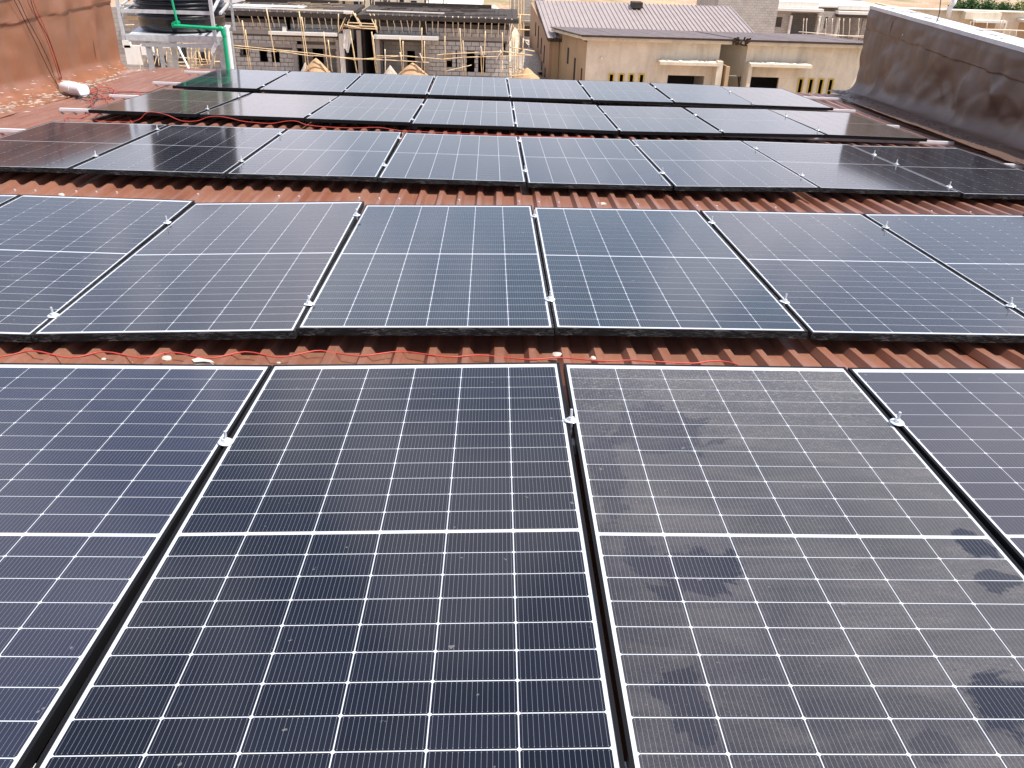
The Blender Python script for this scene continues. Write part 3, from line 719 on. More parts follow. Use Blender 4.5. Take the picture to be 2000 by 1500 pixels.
# rails: two lengths of aluminium channel per row
RAILS = {'A': (0.32, 1.66), 'B': (2.95, 4.50), 'C': (6.10, 7.50), 'D': (8.95, 10.28), 'E': (11.80, 13.10)}
ENDS = {'A': (-5.2, 3.4, -5.2, 3.4), 'B': (-6.3, 3.9, -6.3, 3.9), 'C': (-6.40, 3.78, -6.36, 3.74), 'D': (-6.38, 3.80, -6.40, 3.73), 'E': (-6.41, 3.72, -6.44, 4.12)}
YR = {('D', 0): (9.22, 8.96), ('D', 1): (10.62, 10.25), ('C', 0): (6.2, 6.15), ('C', 1): (7.66, 7.45), ('E', 0): (12.16, 11.70), ('E', 1): (13.62, 13.02)}
for r_ in 'ABCDE':
    for k in (0, 1):
        ya, yb = YR.get((r_, k), (RAILS[r_][k], RAILS[r_][k]))
        xa, xb = ENDS[r_][2 * k], ENDS[r_][2 * k + 1]
        m_ = MB(); P0 = Vector((xa, ya, RZ(xa, ya) - 0.066)); P1 = Vector((xb, yb, RZ(xb, yb) - 0.066))
        # channel: web and two lips
        m_.bar(P0, P1, 0.040, 0.004); m_.bar(P0 + Vector((0, -0.020, 0.012)), P1 + Vector((0, -0.020, 0.012)), 0.003, 0.026); m_.bar(P0 + Vector((0, 0.020, 0.012)), P1 + Vector((0, 0.020, 0.012)), 0.003, 0.026)
        m_.bar(P0 + Vector((0, 0, 0.0235)), P1 + Vector((0, 0, 0.0235)), 0.037, 0.003); m_.bar(P0 + Vector((0, 0, -0.0085)), P1 + Vector((0, 0, -0.0085)), 0.034, 0.012)
        m_.xf(W3)
        solo('mounting_rail', m_, M['rail'], 'silver mounting rail under the %s side of the %s' % (('near', 'far')[k], ROWN[r_]), 'rail', 'silver rails poking out under the panel rows')

# ------------------------------------------------------------------ cables, junction tangle, small debris
NEARPX = [(0, 695), (63, 685), (136, 697), (203, 687), (276, 697), (336, 688), (409, 698), (479, 687), (546, 696), (616, 685), (650, 687), (706, 695), (783, 685), (874, 697), (937, 692), (1031, 702), (1094, 697), (1175, 705), (1227, 702), (1276, 706), (1352, 708), (1391, 705), (1436, 709)]
def onroof(px, py, h):
    d = R3.transposed() @ Vector(((px - 1000) / F_PX, (py - 750) / F_PX, 1.0)); C = Vector((-1.4229, -0.8805, 1.3466)); z = h
    for _ in range(4):
        q = C + d * ((z - C.z) / d.z); z = RZ(q.x, q.y) + h
    return q
pts = [W3 @ Vector((-4.9, 2.30, -0.14)), W3 @ Vector((-4.3, 2.35, -0.13)), W3 @ Vector((-3.8, 2.33, -0.12))]
pts += [W3 @ (onroof(px, py, -0.072) + Vector((0, 0, 0 if i % 2 else -0.004))) for i, (px, py) in enumerate(NEARPX)] + [W3 @ Vector((-0.30, 2.28, -0.09)), W3 @ Vector((-0.2, 2.2, -0.10))]
solo('red_cable', MB().tube(smoothpath(pts, 4), 0.0032, 6), M['red'], 'wavy red cable lying across the brown ribs between the nearest and second rows', 'cable', smooth='all')
FARPX = [(262, 237), (285, 221), (300, 219), (325, 224), (355, 236), (385, 236), (405, 229), (425, 227), (450, 231), (470, 236), (495, 239), (530, 241), (560, 236.5), (580, 237), (600, 244), (640, 248), (690, 250), (740, 249), (780, 255), (820, 257), (880, 260), (960, 263)]
def onplane(px, py, y):
    d = R3.transposed() @ Vector(((px - 1000) / F_PX, (py - 750) / F_PX, 1.0)); C = Vector((-1.4229, -0.8805, 1.3466))
    q = C + d * ((y - C.y) / d.y)
    if q.z < -0.085: q = C + d * ((-0.085 - C.z) / d.z)
    return q
pts = [W3 @ Vector((x, y, -0.058)) for x, y in ((-5.999, 9.06), (-6.108, 9.77), (-5.95, 9.54), (-5.9, 9.0), (-5.7, 8.6))] + [W3 @ onplane(px, py, 8.56) for px, py in FARPX] + [W3 @ Vector((-0.9, 8.45, -0.08)), W3 @ Vector((-0.4, 8.50, -0.085))]
solo('red_cable', MB().tube(smoothpath(pts, 4), 0.0038, 6), M['red'], 'red cable looping along the front of the fourth row of panels', 'cable', smooth='all')
def pxpath(pts, z, n=(0, 0, 1)):
    out = []
    for q in pts:
        x, y = q[0], q[1]; zz = q[2] if len(q) > 2 else z
        d = R3.transposed() @ Vector(((x - 1000) / F_PX, (y - 750) / F_PX, 1.0)); C = Vector((-1.4229, -0.8805, 1.3466))
        out.append(W3 @ (C + d * ((zz - C.z) / d.z)))
    return out
def wallpath(pts, off=0.03):
    "points seen on the left parapet"
    out = []
    for x, y in pts:
        d = R3.transposed() @ Vector(((x - 1000) / F_PX, (y - 750) / F_PX, 1.0)); C = Vector((-1.4229, -0.8805, 1.3466))
        p0 = Vector((-7.42 + off, 9.0, 0)); n = Vector((1, 0.075, 0)); t_ = (p0 - C).dot(n) / d.dot(n); out.append(W3 @ (C + d * t_))
    return out
def cable(pts, col, lab, r=0.0048):
    solo(('red' if col == 'red' else 'black') + '_cable', MB().tube(smoothpath(pts, 5), r, 6), M['red' if col == 'red' else 'black_cable'], lab, 'cable', smooth='all')
cable(wallpath([(60, -14), (72, 20), (88, 55), (103, 95), (116, 135)], 0.100) + pxpath([(122, 160)], -0.03), 'red', 'rightmost red cable hanging down the left parapet to the white housing')
cable(wallpath([(47, -14), (60, 15), (80, 52), (97, 92), (110, 132)], 0.095) + pxpath([(119, 162)], -0.03), 'red', 'red cable hanging down the left parapet beside the black ones')
cable(wallpath([(30, -12), (42, 12), (55, 40), (76, 78), (95, 118), (106, 150)], 0.090) + pxpath([(114, 170), (124, 180), (150, 187), (180, 184)], -0.03), 'black', 'thick black cable dropping down the left parapet and under the white housing')
cable(wallpath([(20, -14), (34, 12), (52, 48), (70, 84), (88, 122), (102, 150)], 0.085) + pxpath([(112, 166), (118, 176)], -0.03), 'black', 'thin black cable left of the thick one on the left parapet')
cable(wallpath([(56, -14), (70, 30), (92, 70), (108, 112), (116, 140)], 0.080) + pxpath([(124, 158)], -0.03), 'black', 'dark cable hanging between the two red ones on the left parapet')
Z = -0.05
cable(pxpath([(150, 187), (160, 194), (176, 196), (188, 184), (190, 174), (180, 168), (172, 176), (176, 190), (196, 194), (214, 188), (222, 178)], Z), 'black', 'black cable curling in loops right of the white housing')
cable(pxpath([(172, 178), (186, 174), (202, 170), (220, 174), (224, 180), (216, 190), (200, 192), (184, 190), (178, 200), (180, 208), (196, 212), (206, 206)], Z), 'red', 'red cable coiled between the white housing and the fourth row')
cable(pxpath([(174, 180), (196, 178), (214, 180), (232, 184), (250, 187), (268, 186), (275, 182), (262, 179), (236, 178), (212, 177)], Z), 'red', 'red cable doubling back over the roof towards the farthest rail')
cable(pxpath([(176, 179), (192, 184), (206, 192), (212, 202), (222, 206), (240, 212), (250, 226), (256, 238)], Z), 'red', 'red cable running from the coil over the corner of the fourth row')
cable(pxpath([(128, 236), (129, 230), (145, 231), (160, 230), (172, 224)], Z), 'red', 'short red cable bent beside the fourth row rail end')
cable(pxpath([(176, 182), (190, 190), (180, 204), (170, 212), (167, 220)], Z), 'black', 'black cable dropping to the left corner of the fourth row')
cable(pxpath([(200, 182), (228, 181), (262, 180), (290, 180), (312, 172), (335, 165)], Z), 'black', 'thin black cable running to the left corner of the farthest row')

# white housing lying at the foot of the left parapet
a = pxpath([(119, 169)], 0.02)[0]; c = pxpath([(162, 177)], 0.02)[0]
d = (c - a).normalized(); T = thing('white_canister', 'white plastic canister lying on its side at the foot of the left parapet', 'canister', (a + c) / 2 - Vector((0, 0, 0.1)))
m_ = MB(); n_ = 9; ptsb = [a + (c - a) * k / n_ for k in range(n_ + 1)]
rs = [0.030, 0.062, 0.078, 0.085, 0.087, 0.086, 0.083, 0.080, 0.078, 0.076]
m_.tube(ptsb, rs, 20); part('body', m_, M['plastic'], T, smooth=True)
part('end_cap', MB().tube([c - d * 0.01, c + d * 0.008, c + d * 0.03], [0.082, 0.082, 0.070], 20), M['plastic'], T, smooth=True)
part('strap', MB().tube([a + (c - a) * 0.60, a + (c - a) * 0.64], 0.0885, 20), M['rail'], T, smooth=True)

labs = ['pale cement crumb on the ribs below the second row, left of centre', 'cement crumb beside the gap between clean and dusty panels', 'small cement crumb just right of the gap crumb', 'cement crumb under the leftmost panel of the middle row', 'cement crumb on the ribs before the middle row centre', 'tiny cement crumb under the red cable at left', 'tiny cement crumb left of the clean dark panel corner']
for k, (x, y) in enumerate(DEBRIS[:7]):
    bm = bmesh.new(); bmesh.ops.create_icosphere(bm, subdivisions=2, radius=(0.016, 0.017, 0.012, 0.02, 0.02, 0.008, 0.007)[k])
    for v in bm.verts: v.co *= 1 + 0.5 * noise.noise(v.co * 60 + Vector((k, 0, 0))); v.co.x *= 1.3; v.co.z *= 0.6
    me = bpy.data.meshes.new('cement_crumb'); bm.to_mesh(me); bm.free(); me.materials.append(M['cement'])
    o = bpy.data.objects.new('cement_crumb', me); COL.objects.link(o); o.location = W3 @ Vector((x, y - 0.02, -0.105)); props(o, labs[k], 'cement crumb')
q = pxpath([(375, 707), (388, 703), (412, 708), (420, 713), (400, 711), (380, 712)], -0.10)
m_ = MB(); m_.v = [Vector(p) for p in q] + [Vector(p) + Vector((0, 0, 0.012)) for p in q]; m_.f = [(0, 1, 2, 4), (6, 7, 8, 10), (2, 3, 4), (8, 9, 10), (0, 4, 5), (6, 10, 11), (0, 1, 7, 6), (1, 2, 8, 7)]
solo('plastic_scrap', m_, M['cement'], 'crumpled pale plastic scrap on the ribs above the bluish nearest panel', 'scrap')

def shear(T_, k=0.22):
    for c in T_.children:
        for v in c.data.vertices: v.co.x -= k * max(0.0, v.co.y + T_.location.y - 16.15)
# ------------------------------------------------------------------ tank stand, tank, pipes (beyond the far left corner of the roof)
YF, YB = 16.0, 17.9
T = thing('tank_stand', 'grey galvanised steel stand carrying the black water tank beyond the roof corner', 'tank stand', (-7.4, 16.9, -6.0))
pl = -0.66
part('platform_plate', MB().box(-8.22, -6.48, YF + 0.05, YB, pl - 0.02, pl), M['galv'], T)
part('front_beam', MB().box(-8.26, -6.60, YF - 0.02, YF + 0.04, pl - 0.10, pl + 0.005), M['galv'], T)
part('rear_beam', MB().box(-8.26, -6.50, YB, YB + 0.06, pl - 0.10, pl), M['galv'], T)
for x in (-8.2, -7.4, -6.62):
    part('cross_beam', MB().box(x - 0.04, x + 0.04, YF + 0.045, YB - 0.005, pl - 0.13, pl - 0.022), M['galv'], T)
for (x, y, w) in ((-7.92, 16.12, 0.09), (-7.52, 16.5, 0.10), (-6.56, 16.1, 0.10), (-6.50, 17.7, 0.08), (-7.95, 17.7, 0.08)):
    part('leg', MB().box(x - w / 2, x + w / 2, y - 0.035, y + 0.035, -6.3, pl - 0.105), M['galv'], T)
part('mid_beam', MB().box(-8.0, -6.5, 16.0, 16.05, pl - 0.20, pl - 0.135), M['galv'], T)
for p0, p1 in (((-7.95, 16.05, -0.86), (-7.15, 16.3, -1.7)), ((-7.35, 16.02, -0.82), (-6.92, 15.4, -1.32)), ((-7.45, 17.6, -0.9), (-7.9, 17.7, -1.9)), ((-6.62, 16.02, -0.8), (-7.0, 16.1, -1.7))):
    part('brace', MB().bar(p0, p1, 0.03, 0.03), M['galv'], T)
for (x, y, w, z1) in ((-8.30, YF, 0.05, 0.42), (-6.62, YF - 0.03, 0.055, 0.42), (-8.22, YB, 0.05, 0.42), (-6.42, YB, 0.05, 0.42)):
    part('guard_post', MB().box(x - w / 2, x + w / 2, y - w / 2, y + w / 2, pl - 0.10, z1), M['galv'], T)
for z in (-0.26, 0.36):
    part('guard_rail', MB().box(-8.27, -6.655, YF - 0.015, YF + 0.015, z - 0.03, z + 0.03), M['galv'], T)
    part('guard_rail', MB().box(-8.24, -8.20, YF + 0.03, YB - 0.03, z - 0.02, z + 0.02), M['galv'], T)
    part('guard_rail', MB().box(-6.50, -6.46, YF + 0.0, YB - 0.03, z - 0.02, z + 0.02), M['galv'], T)
part('guard_brace', MB().bar((-6.62, YF - 0.02, -0.24), (-6.44, 16.9, 0.10), 0.04, 0.04), M['galv'], T)
part('guard_brace', MB().bar((-8.28, YF, -0.20), (-8.0, 17.2, 0.04), 0.03, 0.03), M['galv'], T)
part('bracket', MB().bar((-6.60, YF - 0.05, pl - 0.10), (-6.70, YF - 0.05, pl - 0.26), 0.07, 0.02, (0, 1, 0)), M['rail'], T)

shear(T)
TX = -7.53
T = thing('water_tank', 'black ribbed plastic water tank standing on the steel stand', 'water tank', (TX, 17.0, pl))
prof = [(0.60, 0.0), (0.74, 0.02), (0.79, 0.08), (0.80, 0.2)]
z = 0.24
while z < 2.1:
    prof += [(0.795, z), (0.80, z + 0.012), (0.822, z + 0.030), (0.822, z + 0.045), (0.80, z + 0.062)]; z += 0.074
prof += [(0.80, z), (0.74, z + 0.12), (0.5, z + 0.24), (0.25, z + 0.29), (0.24, z + 0.33), (0.0001, z + 0.34)]
part('body', MB().lathe(prof, 56, (TX, 17.0, pl + 0.002)), M['tank'], T, smooth=True)
part('lid', MB().lathe([(0.27, 0), (0.27, 0.06), (0.22, 0.09)], 28, (TX, 17.0, pl + z + 0.335)), M['tank'], T, smooth=True)

def P(px, py, Y): return at(px, py, Y)
T = thing('green_pipe', 'bright green plastic water pipe running off the tank and down beyond the roof', 'pipe', P(440, 60, 15.93) - Vector((0, 0, 5)))
e0, e1 = P(340, 50, 15.95), P(431, 56, 15.93)
part('pipe_run', MB().tube([e0, e1], 0.030, 14), M['green'], T, smooth=True)
dn = P(437, 66, 15.93); part('downpipe', MB().tube([dn, Vector((dn.x, dn.y, -6.5))], 0.034, 14), M['green'], T, smooth=True)
part('elbow', MB().tube(smoothpath([e1 - Vector((0.02, 0, 0)), e1 + Vector((0.03, 0, -0.002)), Vector((dn.x - 0.008, dn.y, dn.z + 0.035)), dn - Vector((0, 0, 0.03))], 4), 0.043, 14), M['green'], T, smooth=True)
part('tank_connector', MB().tube([e0 + Vector((0.01, -0.02, 0)), e0 + Vector((-0.02, 0.05, 0.015)), e0 + Vector((-0.02, 0.3, 0.02))], 0.046, 14), M['green'], T, smooth=True)
part('riser', MB().tube([e0 + Vector((0.07, 0, 0.02)), P(346, 44, 15.95), P(334, -8, 15.95)], 0.020, 10), M['green'], T, smooth=True)
part('rear_riser', MB().tube([P(416, -8, 17.0), P(418, 20, 16.9), P(421, 50, 16.7)], 0.022, 10), M['green'], T, smooth=True)
wp = P(442, 52, 15.98)
solo('white_pipe', MB().tube([Vector((wp.x, wp.y, wp.z)), Vector((wp.x + 0.0, wp.y, -6.5))], 0.045, 14), M['white_pipe'], 'straight white plastic downpipe just right of the green pipe', 'pipe', smooth=True)

# ------------------------------------------------------------------ block walls
BLK = MB().box(-0.5, 0.5, -0.5, 0.5, -0.5, 0.5)
bm = bmesh.new(); me0 = BLK.mesh('block_raw', M['block']); bm.from_mesh(me0); bm.free()
BLOCK = me0; BLOCK.name = 'block'
def facade(T, x0, x1, z0, z1, y, openings, thick=0.22, blocks=True, bands=(), zmin=None, mat='mortar'):
    "wall in the plane y (front face), openings (xa,xb,za,zb), blocks proud of the mortar core"
    ex = sorted(set([x0, x1] + [o[0] for o in openings] + [o[1] for o in openings])); ez = sorted(set([z0, z1] + [o[2] for o in openings] + [o[3] for o in openings]))
    ex = [e for e in ex if x0 <= e <= x1]; ez = [e for e in ez if z0 <= e <= z1]
    core = MB()
    for i in range(len(ez) - 1):
        run = None
        for j in range(len(ex) - 1):
            mx_, mz_ = (ex[j] + ex[j + 1]) / 2, (ez[i] + ez[i + 1]) / 2
            hole = any(o[0] < mx_ < o[1] and o[2] < mz_ < o[3] for o in openings)
            if not hole:
                run = [ex[j], ex[j + 1]] if run is None else [run[0], ex[j + 1]]
            if hole or j == len(ex) - 2:
                if run: core.box(run[0], run[1], y + 0.012, y + thick, ez[i], ez[i + 1])
                run = None
    part('wall_core', core, M[mat], T)
    n = 0; many = MB()
    if blocks:
        zc = z0; k = 0; BH = 0.237; BL = 0.462
        while zc + BH < z1 + 0.02:
            za, zb = zc + 0.014, zc + BH - 0.014
            if not any(b_[0] < (za + zb) / 2 < b_[1] for b_ in bands):
                segs = [(x0 + 0.005, x1 - 0.005)]
                for o in openings:
                    if o[2] < zb - 0.05 and o[3] > za + 0.05:
                        ns = []
                        for s_ in segs:
                            if o[1] <= s_[0] or o[0] >= s_[1]: ns.append(s_)
                            else:
                                if o[0] > s_[0]: ns.append((s_[0], o[0]))
                                if o[1] < s_[1]: ns.append((o[1], s_[1]))
                        segs = ns
                for s_ in segs:
                    x = x0 - (BL / 2 if k % 2 else 0)
                    while x < s_[1]:
                        a, b_ = max(x + 0.014, s_[0]), min(x + BL - 0.014, s_[1]); x += BL
                        if b_ - a < 0.06: continue
                        yo = random.uniform(-0.004, 0.006)
                        if (zmin is None or zb > zmin) and n < 298:
                            ox, oz = (a + b_) / 2, (za + zb) / 2
                            o_ = bpy.data.objects.new('block', BLOCK); COL.objects.link(o_); o_.parent = T
                            o_.location = Vector((ox, y + 0.03 + yo, oz)) - T.location
                            o_.scale = (b_ - a, 0.06, (zb - za) * random.uniform(0.97, 1.0)); o_.rotation_euler = (0, random.uniform(-0.006, 0.006), 0)
                            n += 1
                        else: many.box(a, b_, y + yo, y + 0.03, za, zb)
            zc += BH; k += 1
    for b_ in bands:
        part('concrete_band', MB().box(x0 - 0.01, x1 + 0.01, y - 0.012, y + 0.05, b_[0], b_[1]), M['concrete'], T)
    if many.v: part('blockwork', many, M['block'], T, kind='stuff')
YH = 52.0
def X(px): return at(px, 90, YH).x
def Z(px, py): return at(px, py, YH).z
def opn(px0, px1, py0, py1):
    m_ = (px0 + px1) / 2; return (X(px0), X(px1), Z(m_, py1), Z(m_, py0))

# left unfinished house
G0 = -7.55
def eave_slab(T, xa, xb, z, lit=True):
    part('eave_slab', MB().box(xa, xb, 51.25, 57.6, z - 0.16, z), M['formwork'], T)
    k = xa
    while k < xb - 0.05:
        w = min(random.uniform(1.6, 3.2), xb - k)
        part('fascia_board', MB().bar((k + 0.01, 51.22, z - 0.10 + random.uniform(-.015, .015)), (k + w - 0.01, 51.22, z - 0.10 + random.uniform(-.015, .015)), 0.03, 0.20, (0, 0, 1)), M['formwork'], T); k += w
    mm = MB(); k = xa
    while k < xb: 
        w = random.uniform(0.25, 0.5); mm.box(k + 0.01, min(k + w, xb) - 0.01, 51.3, 57.4, z + 0.002, z + 0.02 + random.random() * 0.02); k += w
    part('deck_boards', mm, M['formwork'], T, kind='stuff')
    part('roof_upstand', MB().box(xa + 0.3, xb - 1.6, 57.1, 57.38, z + 0.05, z + 0.24), M['formwork'], T)
T = thing('unfinished_house', 'unfinished grey block house with pole props, left one behind the tank pipes', 'building', (-13.7, 55, G0))
xl, xr = -17.4, X(668)
ze = Z(600, 24)
ops = [opn(561, 571, 30, 57), opn(505, 520, 99, 121), opn(528, 544, 101, 123), (X(548), X(571), G0, Z(560, 86)), opn(468, 486, 88, 108)]
ops[3] = (X(580), X(655), G0, Z(617, 80))
facade(T, xl, xr, G0, ze - 0.42, YH, ops, bands=((Z(490, 66), Z(490, 57)), (Z(490, 91), Z(490, 84))), zmin=-6.95)
eave_slab(T, xl - 0.1, X(690), ze)
c0 = Z(600, 66)
part('canopy', MB().box(X(534), X(664), 51.15, 51.98, c0, c0 + 0.17), M['concrete_light'], T)
part('column', MB().box(X(571), X(579), 51.93, 52.15, G0, Z(575, 84)), M['concrete'], T)
part('column', MB().box(X(659), X(664), 51.6, 52.0, G0, Z(661, 76)), M['concrete'], T)
part('column', MB().box(X(665.5), X(674), 51.5, 51.85, G0, Z(669, 64)), M['concrete_light'], T)
part('side_wall', MB().box(xl, xl + 0.2, 52.3, 57.5, G0, ze - 0.2), M['mortar'], T)
part('side_wall', MB().box(xr, xr + 0.2, 52.3, 57.5, G0, ze - 0.2), M['mortar'], T)
part('rear_wall', MB().box(xl + 0.2, xr, 57.3, 57.5, G0, ze - 0.2), M['mortar'], T)
part('inner_wall', MB().box(X(579), X(600), 53.3, 53.5, G0, ze - 0.35).box(X(622), X(657), 53.3, 53.5, G0, ze - 0.35).box(X(600), X(622), 53.3, 53.5, -5.6, ze - 0.35).box(X(600), X(622), 53.3, 53.5, G0, -6.6), M['far_block'], T)
part('floor_slab', MB().box(xl, xr, 51.6, 57.3, G0 - 0.1, G0 + 0.12), M['concrete'], T)
# loose white block on the canopy
solo('loose_block', MB().box(X(560), X(567.5), 51.3, 51.6, c0 + 0.172, c0 + 0.42), M['concrete_light'], 'single pale block standing on the left canopy of the left block house', 'block')

# central entrance gap between the two block houses
T = thing('block_porch', 'dark open porch between the two block houses with a grey column', 'porch', (X(700), 54, G0))
part('column', MB().box(X(699), X(707), 51.7, 52.0, G0, Z(703, 58)), M['concrete'], T)
part('back_wall', MB().box(X(676), X(733), 55.2, 55.4, G0, ze - 0.2), M['formwork'], T)
part('beam', MB().box(X(671), X(741), 51.55, 51.69, Z(700, 52), Z(700, 48)), M['wood'], T)
part('side_wall', MB().box(X(708), X(712), 52.2, 55.1, G0, Z(703, 58)), M['formwork'], T)
# hanging sheet of sacking
rows = []
for i in range(9):
    zt = i / 8; rows.append([at(669 + 15 * j / 7 + 1.5 * zt + (0.8 * math.sin(j * 2 + i)), 57 + (38 + (8 if j in (3, 4, 5) else -10 if j > 5 else 0)) * zt, 51.4 + 0.05 * math.sin(j * 2.2 + i * 0.6)) for j in range(8)])
m_ = MB(); m_.grid(rows); solo('hanging_sacking', m_, M['concrete_light'], 'torn pale sacking hanging from poles at the corner of the left block house', 'sacking', smooth='all')

# right unfinished house
T = thing('unfinished_house', 'unfinished grey block house with two sand heaps, right one nearest the ochre house', 'building', (-4.4, 55, G0))
xl2, xr2 = X(735), X(994)
ze2 = Z(860, 31)
ops = [(X(743), X(829), G0, Z(786, 82)), opn(825, 834, 34, 66), opn(736, 741.5, 31, 64), opn(872, 883, 117, 133), opn(890, 892.5, 101, 133), opn(911.5, 927, 104, 142), opn(934, 949, 106, 142), opn(984, 993.8, 85, 104)]
facade(T, xl2, xr2, G0, ze2 - 0.42, YH, ops, bands=((Z(920, 79), Z(920, 72)),), zmin=-6.95)
eave_slab(T, X(703), X(1011), ze2 - 0.02)
c1 = Z(800, 74)
part('canopy', MB().box(X(734), X(858), 51.15, 51.98, c1, c1 + 0.19), M['concrete_light'], T)
part('column', MB().box(X(735), X(743), 51.6, 51.98, G0, c1 - 0.002), M['concrete'], T)
part('column', MB().box(X(831.5), X(837), 51.93, 52.15, G0, Z(834, 90)), M['concrete'], T)
part('side_wall', MB().box(xl2 + 0.01, xl2 + 0.2, 52.3, 57.5, G0, ze2 - 0.2), M['far_block'], T)
part('side_wall', MB().box(xr2 - 0.2, xr2, 52.3, 57.5, G0, ze2 - 0.2), M['far_block'], T)
part('rear_wall', MB().box(xl2 + 0.2, xr2 - 0.2, 57.3, 57.5, G0, ze2 - 0.2), M['mortar'], T)
part('inner_wall', MB().box(X(744), X(790), 53.3, 53.5, G0, ze2 - 0.35).box(X(806), X(829), 53.3, 53.5, G0, ze2 - 0.35).box(X(790), X(806), 53.3, 53.5, -5.7, ze2 - 0.35), M['far_block'], T)
part('floor_slab', MB().box(xl2, xr2, 51.6, 57.3, G0 - 0.1, G0 + 0.12), M['concrete'], T)
part('window_board', MB().box(X(872), X(881), 51.92, 51.96, Z(876, 118), Z(876, 101)), M['wood'], T)

# loose lumber on the decks of the two block houses
for (xa_, xb_, zz, nm) in ((xl + 0.3, X(690), ze, 'left'), (X(705), xr2 - 0.5, ze2 - 0.02, 'right')):
    mm = MB()
    for k in range(34):
        x = random.uniform(xa_, xb_ - 1.2); y = random.uniform(51.5, 56.8); ln = random.uniform(0.4, 2.2); an = random.choice((0, 0, 0.1, 1.5)) + random.uniform(-.15, .15)
        mm.bar((x, y, zz + 0.08), (x + ln * math.cos(an), min(57.0, y + ln * math.sin(an)), zz + 0.08 + random.uniform(0, .05)), random.uniform(0.03, 0.09), 0.04)
    solo('loose_lumber', mm, M['wood' if nm == 'left' else 'formwork'], 'loose lengths of timber scattered on the deck of the %s block house' % nm, 'timber', kind='stuff')
# long pale timbers lying along the eaves
solo('long_plank', MB().bar(at(447, 14, 51.3), at(690, 22.5, 51.3), 0.12, 0.05), M['concrete_light'], 'long sunlit pale plank along the eave edge of the left block house', 'plank')
solo('long_plank', MB().bar(at(716, 20.5, 51.3), at(868, 26, 51.3), 0.12, 0.05), M['concrete_light'], 'long sunlit pale plank along the eave edge of the right block house', 'plank')
solo('metal_sheet_stack', MB().box(at(455, 8, 54).x, at(596, 8, 54).x, 53.2, 54.6, ze + 0.04, ze + 0.11), M['galv'], 'shiny metal sheets lying on the deck of the left block house', 'metal sheets')
solo('bracket_block', MB().box(X(680), X(696), 51.1, 51.24, Z(688, 24), Z(688, 19)), M['concrete_light'], 'short pale board nailed over the joint between the two eaves', 'board')

ORDW = ['first', 'second', 'third', 'fourth', 'fifth', 'sixth', 'seventh', 'eighth', 'ninth', 'tenth', 'eleventh', 'twelfth', 'thirteenth', 'fourteenth', 'fifteenth', 'sixteenth', 'seventeenth', 'eighteenth', 'nineteenth', 'twentieth', 'twenty-first', 'twenty-second', 'twenty-third']
_pc = {}
NONUM = ('bamboo tangle behind the tank stand',)
def pole(x0, y0, x1, y1, Ya, Yb, r, label, group, mat='bamboo', name='bamboo_pole'):
    i_ = _pc.get(group, 0); _pc[group] = i_ + 1
    label = label.format(ORDW[min(i_, 22)])
    a, b_ = at(x0, y0, Ya), at(x1, y1, Yb); k = 5; pts = []
    for i in range(k + 1):
        q = a.lerp(b_, i / k); 
        if 0 < i < k: q += Vector((random.uniform(-1, 1), random.uniform(-1, 1), 0)) * 0.02
        pts.append(q)
    return solo(name, MB().tube(pts, [r * (1 - 0.25 * i / k) for i in range(k + 1)], 6), M[mat], label, 'pole', group, smooth='all')
# slender props under the eaves
PR = [(447, 17, 450, 29), (459, 19, 471, 51), (473, 19, 479, 29), (487, 19, 496, 51), (500, 19, 511, 54), (515, 20, 522, 50), (527, 20, 538, 58), (541, 20, 548, 58), (554, 21, 560, 57), (568, 21, 576, 60), (580, 21, 585, 60), (594, 22, 597, 61), (607, 23, 612, 61), (620, 23, 627, 61), (632, 24, 640, 61), (646, 24, 650, 61)]
for p_ in PR: pole(p_[0], p_[1], p_[2], p_[3], 51.3, 51.75, 0.036, '{} thin bamboo prop from the left under the left block house eave', 'thin props under the left house eave', 'bamboo_pale')
PR = [(728, 27, 736, 63), (739, 27, 744, 64), (753, 27, 760, 64), (767, 28, 773, 65), (780, 28, 787, 65), (793, 29, 800, 66), (805, 29, 804, 66), (819, 30, 821, 67), (831, 30, 833, 67), (844, 31, 846, 68), (857, 31, 855, 68), (870, 32, 869, 71), (884, 32, 886, 72), (895, 32, 895, 72), (907, 33, 907, 73), (920, 33, 919, 73), (935, 34, 933, 73), (948, 34, 946, 73), (961, 35, 960, 73), (974, 35, 973, 74), (987, 36, 984, 74), (1000, 37, 991, 84)]
for p_ in PR: pole(p_[0], p_[1], p_[2], p_[3], 51.3, 51.75, 0.034, '{} thin bamboo prop from the left under the right block house eave', 'thin props under the right house eave', 'bamboo_pale')
# scaffold standards and ledgers in front
YS = 50.6
g1, g2 = 'bamboo uprights before the left block house', 'bamboo uprights before the right block house'
for p_ in [(473, 40, 487, 135), (479, 58, 491, 137), (520, 15, 541, 141), (584, 22, 600, 140), (589, 33, 605, 140), (632, 62, 641, 140), (641, 78, 649, 140)]:
    pole(*p_, YS, YS, 0.035, '{} bamboo upright from the left before the left block house', g1)
for p_ in [(684, 60, 697, 142), (686, 75, 698, 142), (661, 27, 661, 64), (726, 62, 735, 143), (728, 70, 737, 143), (781, 73, 786, 144), (787, 80, 789, 144), (824, 54, 824, 144), (829, 80, 830, 144), (869, 70, 869, 146), (898, 55, 905, 148), (904, 79, 909, 148), (939, 90, 941, 148), (948, 60, 943, 148), (977, 97, 978, 149), (981, 63, 982, 149)]:
    pole(*p_, YS, YS, 0.033, '{} bamboo upright before the porch and right block house', g2)
for p_ in [(449, 88, 541, 97), (449, 92, 541, 101), (539, 97, 605, 104), (539, 99, 612, 110), (600, 103, 692, 116), (604, 108, 740, 117), (690, 117, 790, 109), (735, 109, 790, 109)]:
    pole(*p_, YS - 0.07, YS - 0.07, 0.030, '{} bamboo ledger from the left tied before the left block house', 'bamboo ledgers, left')
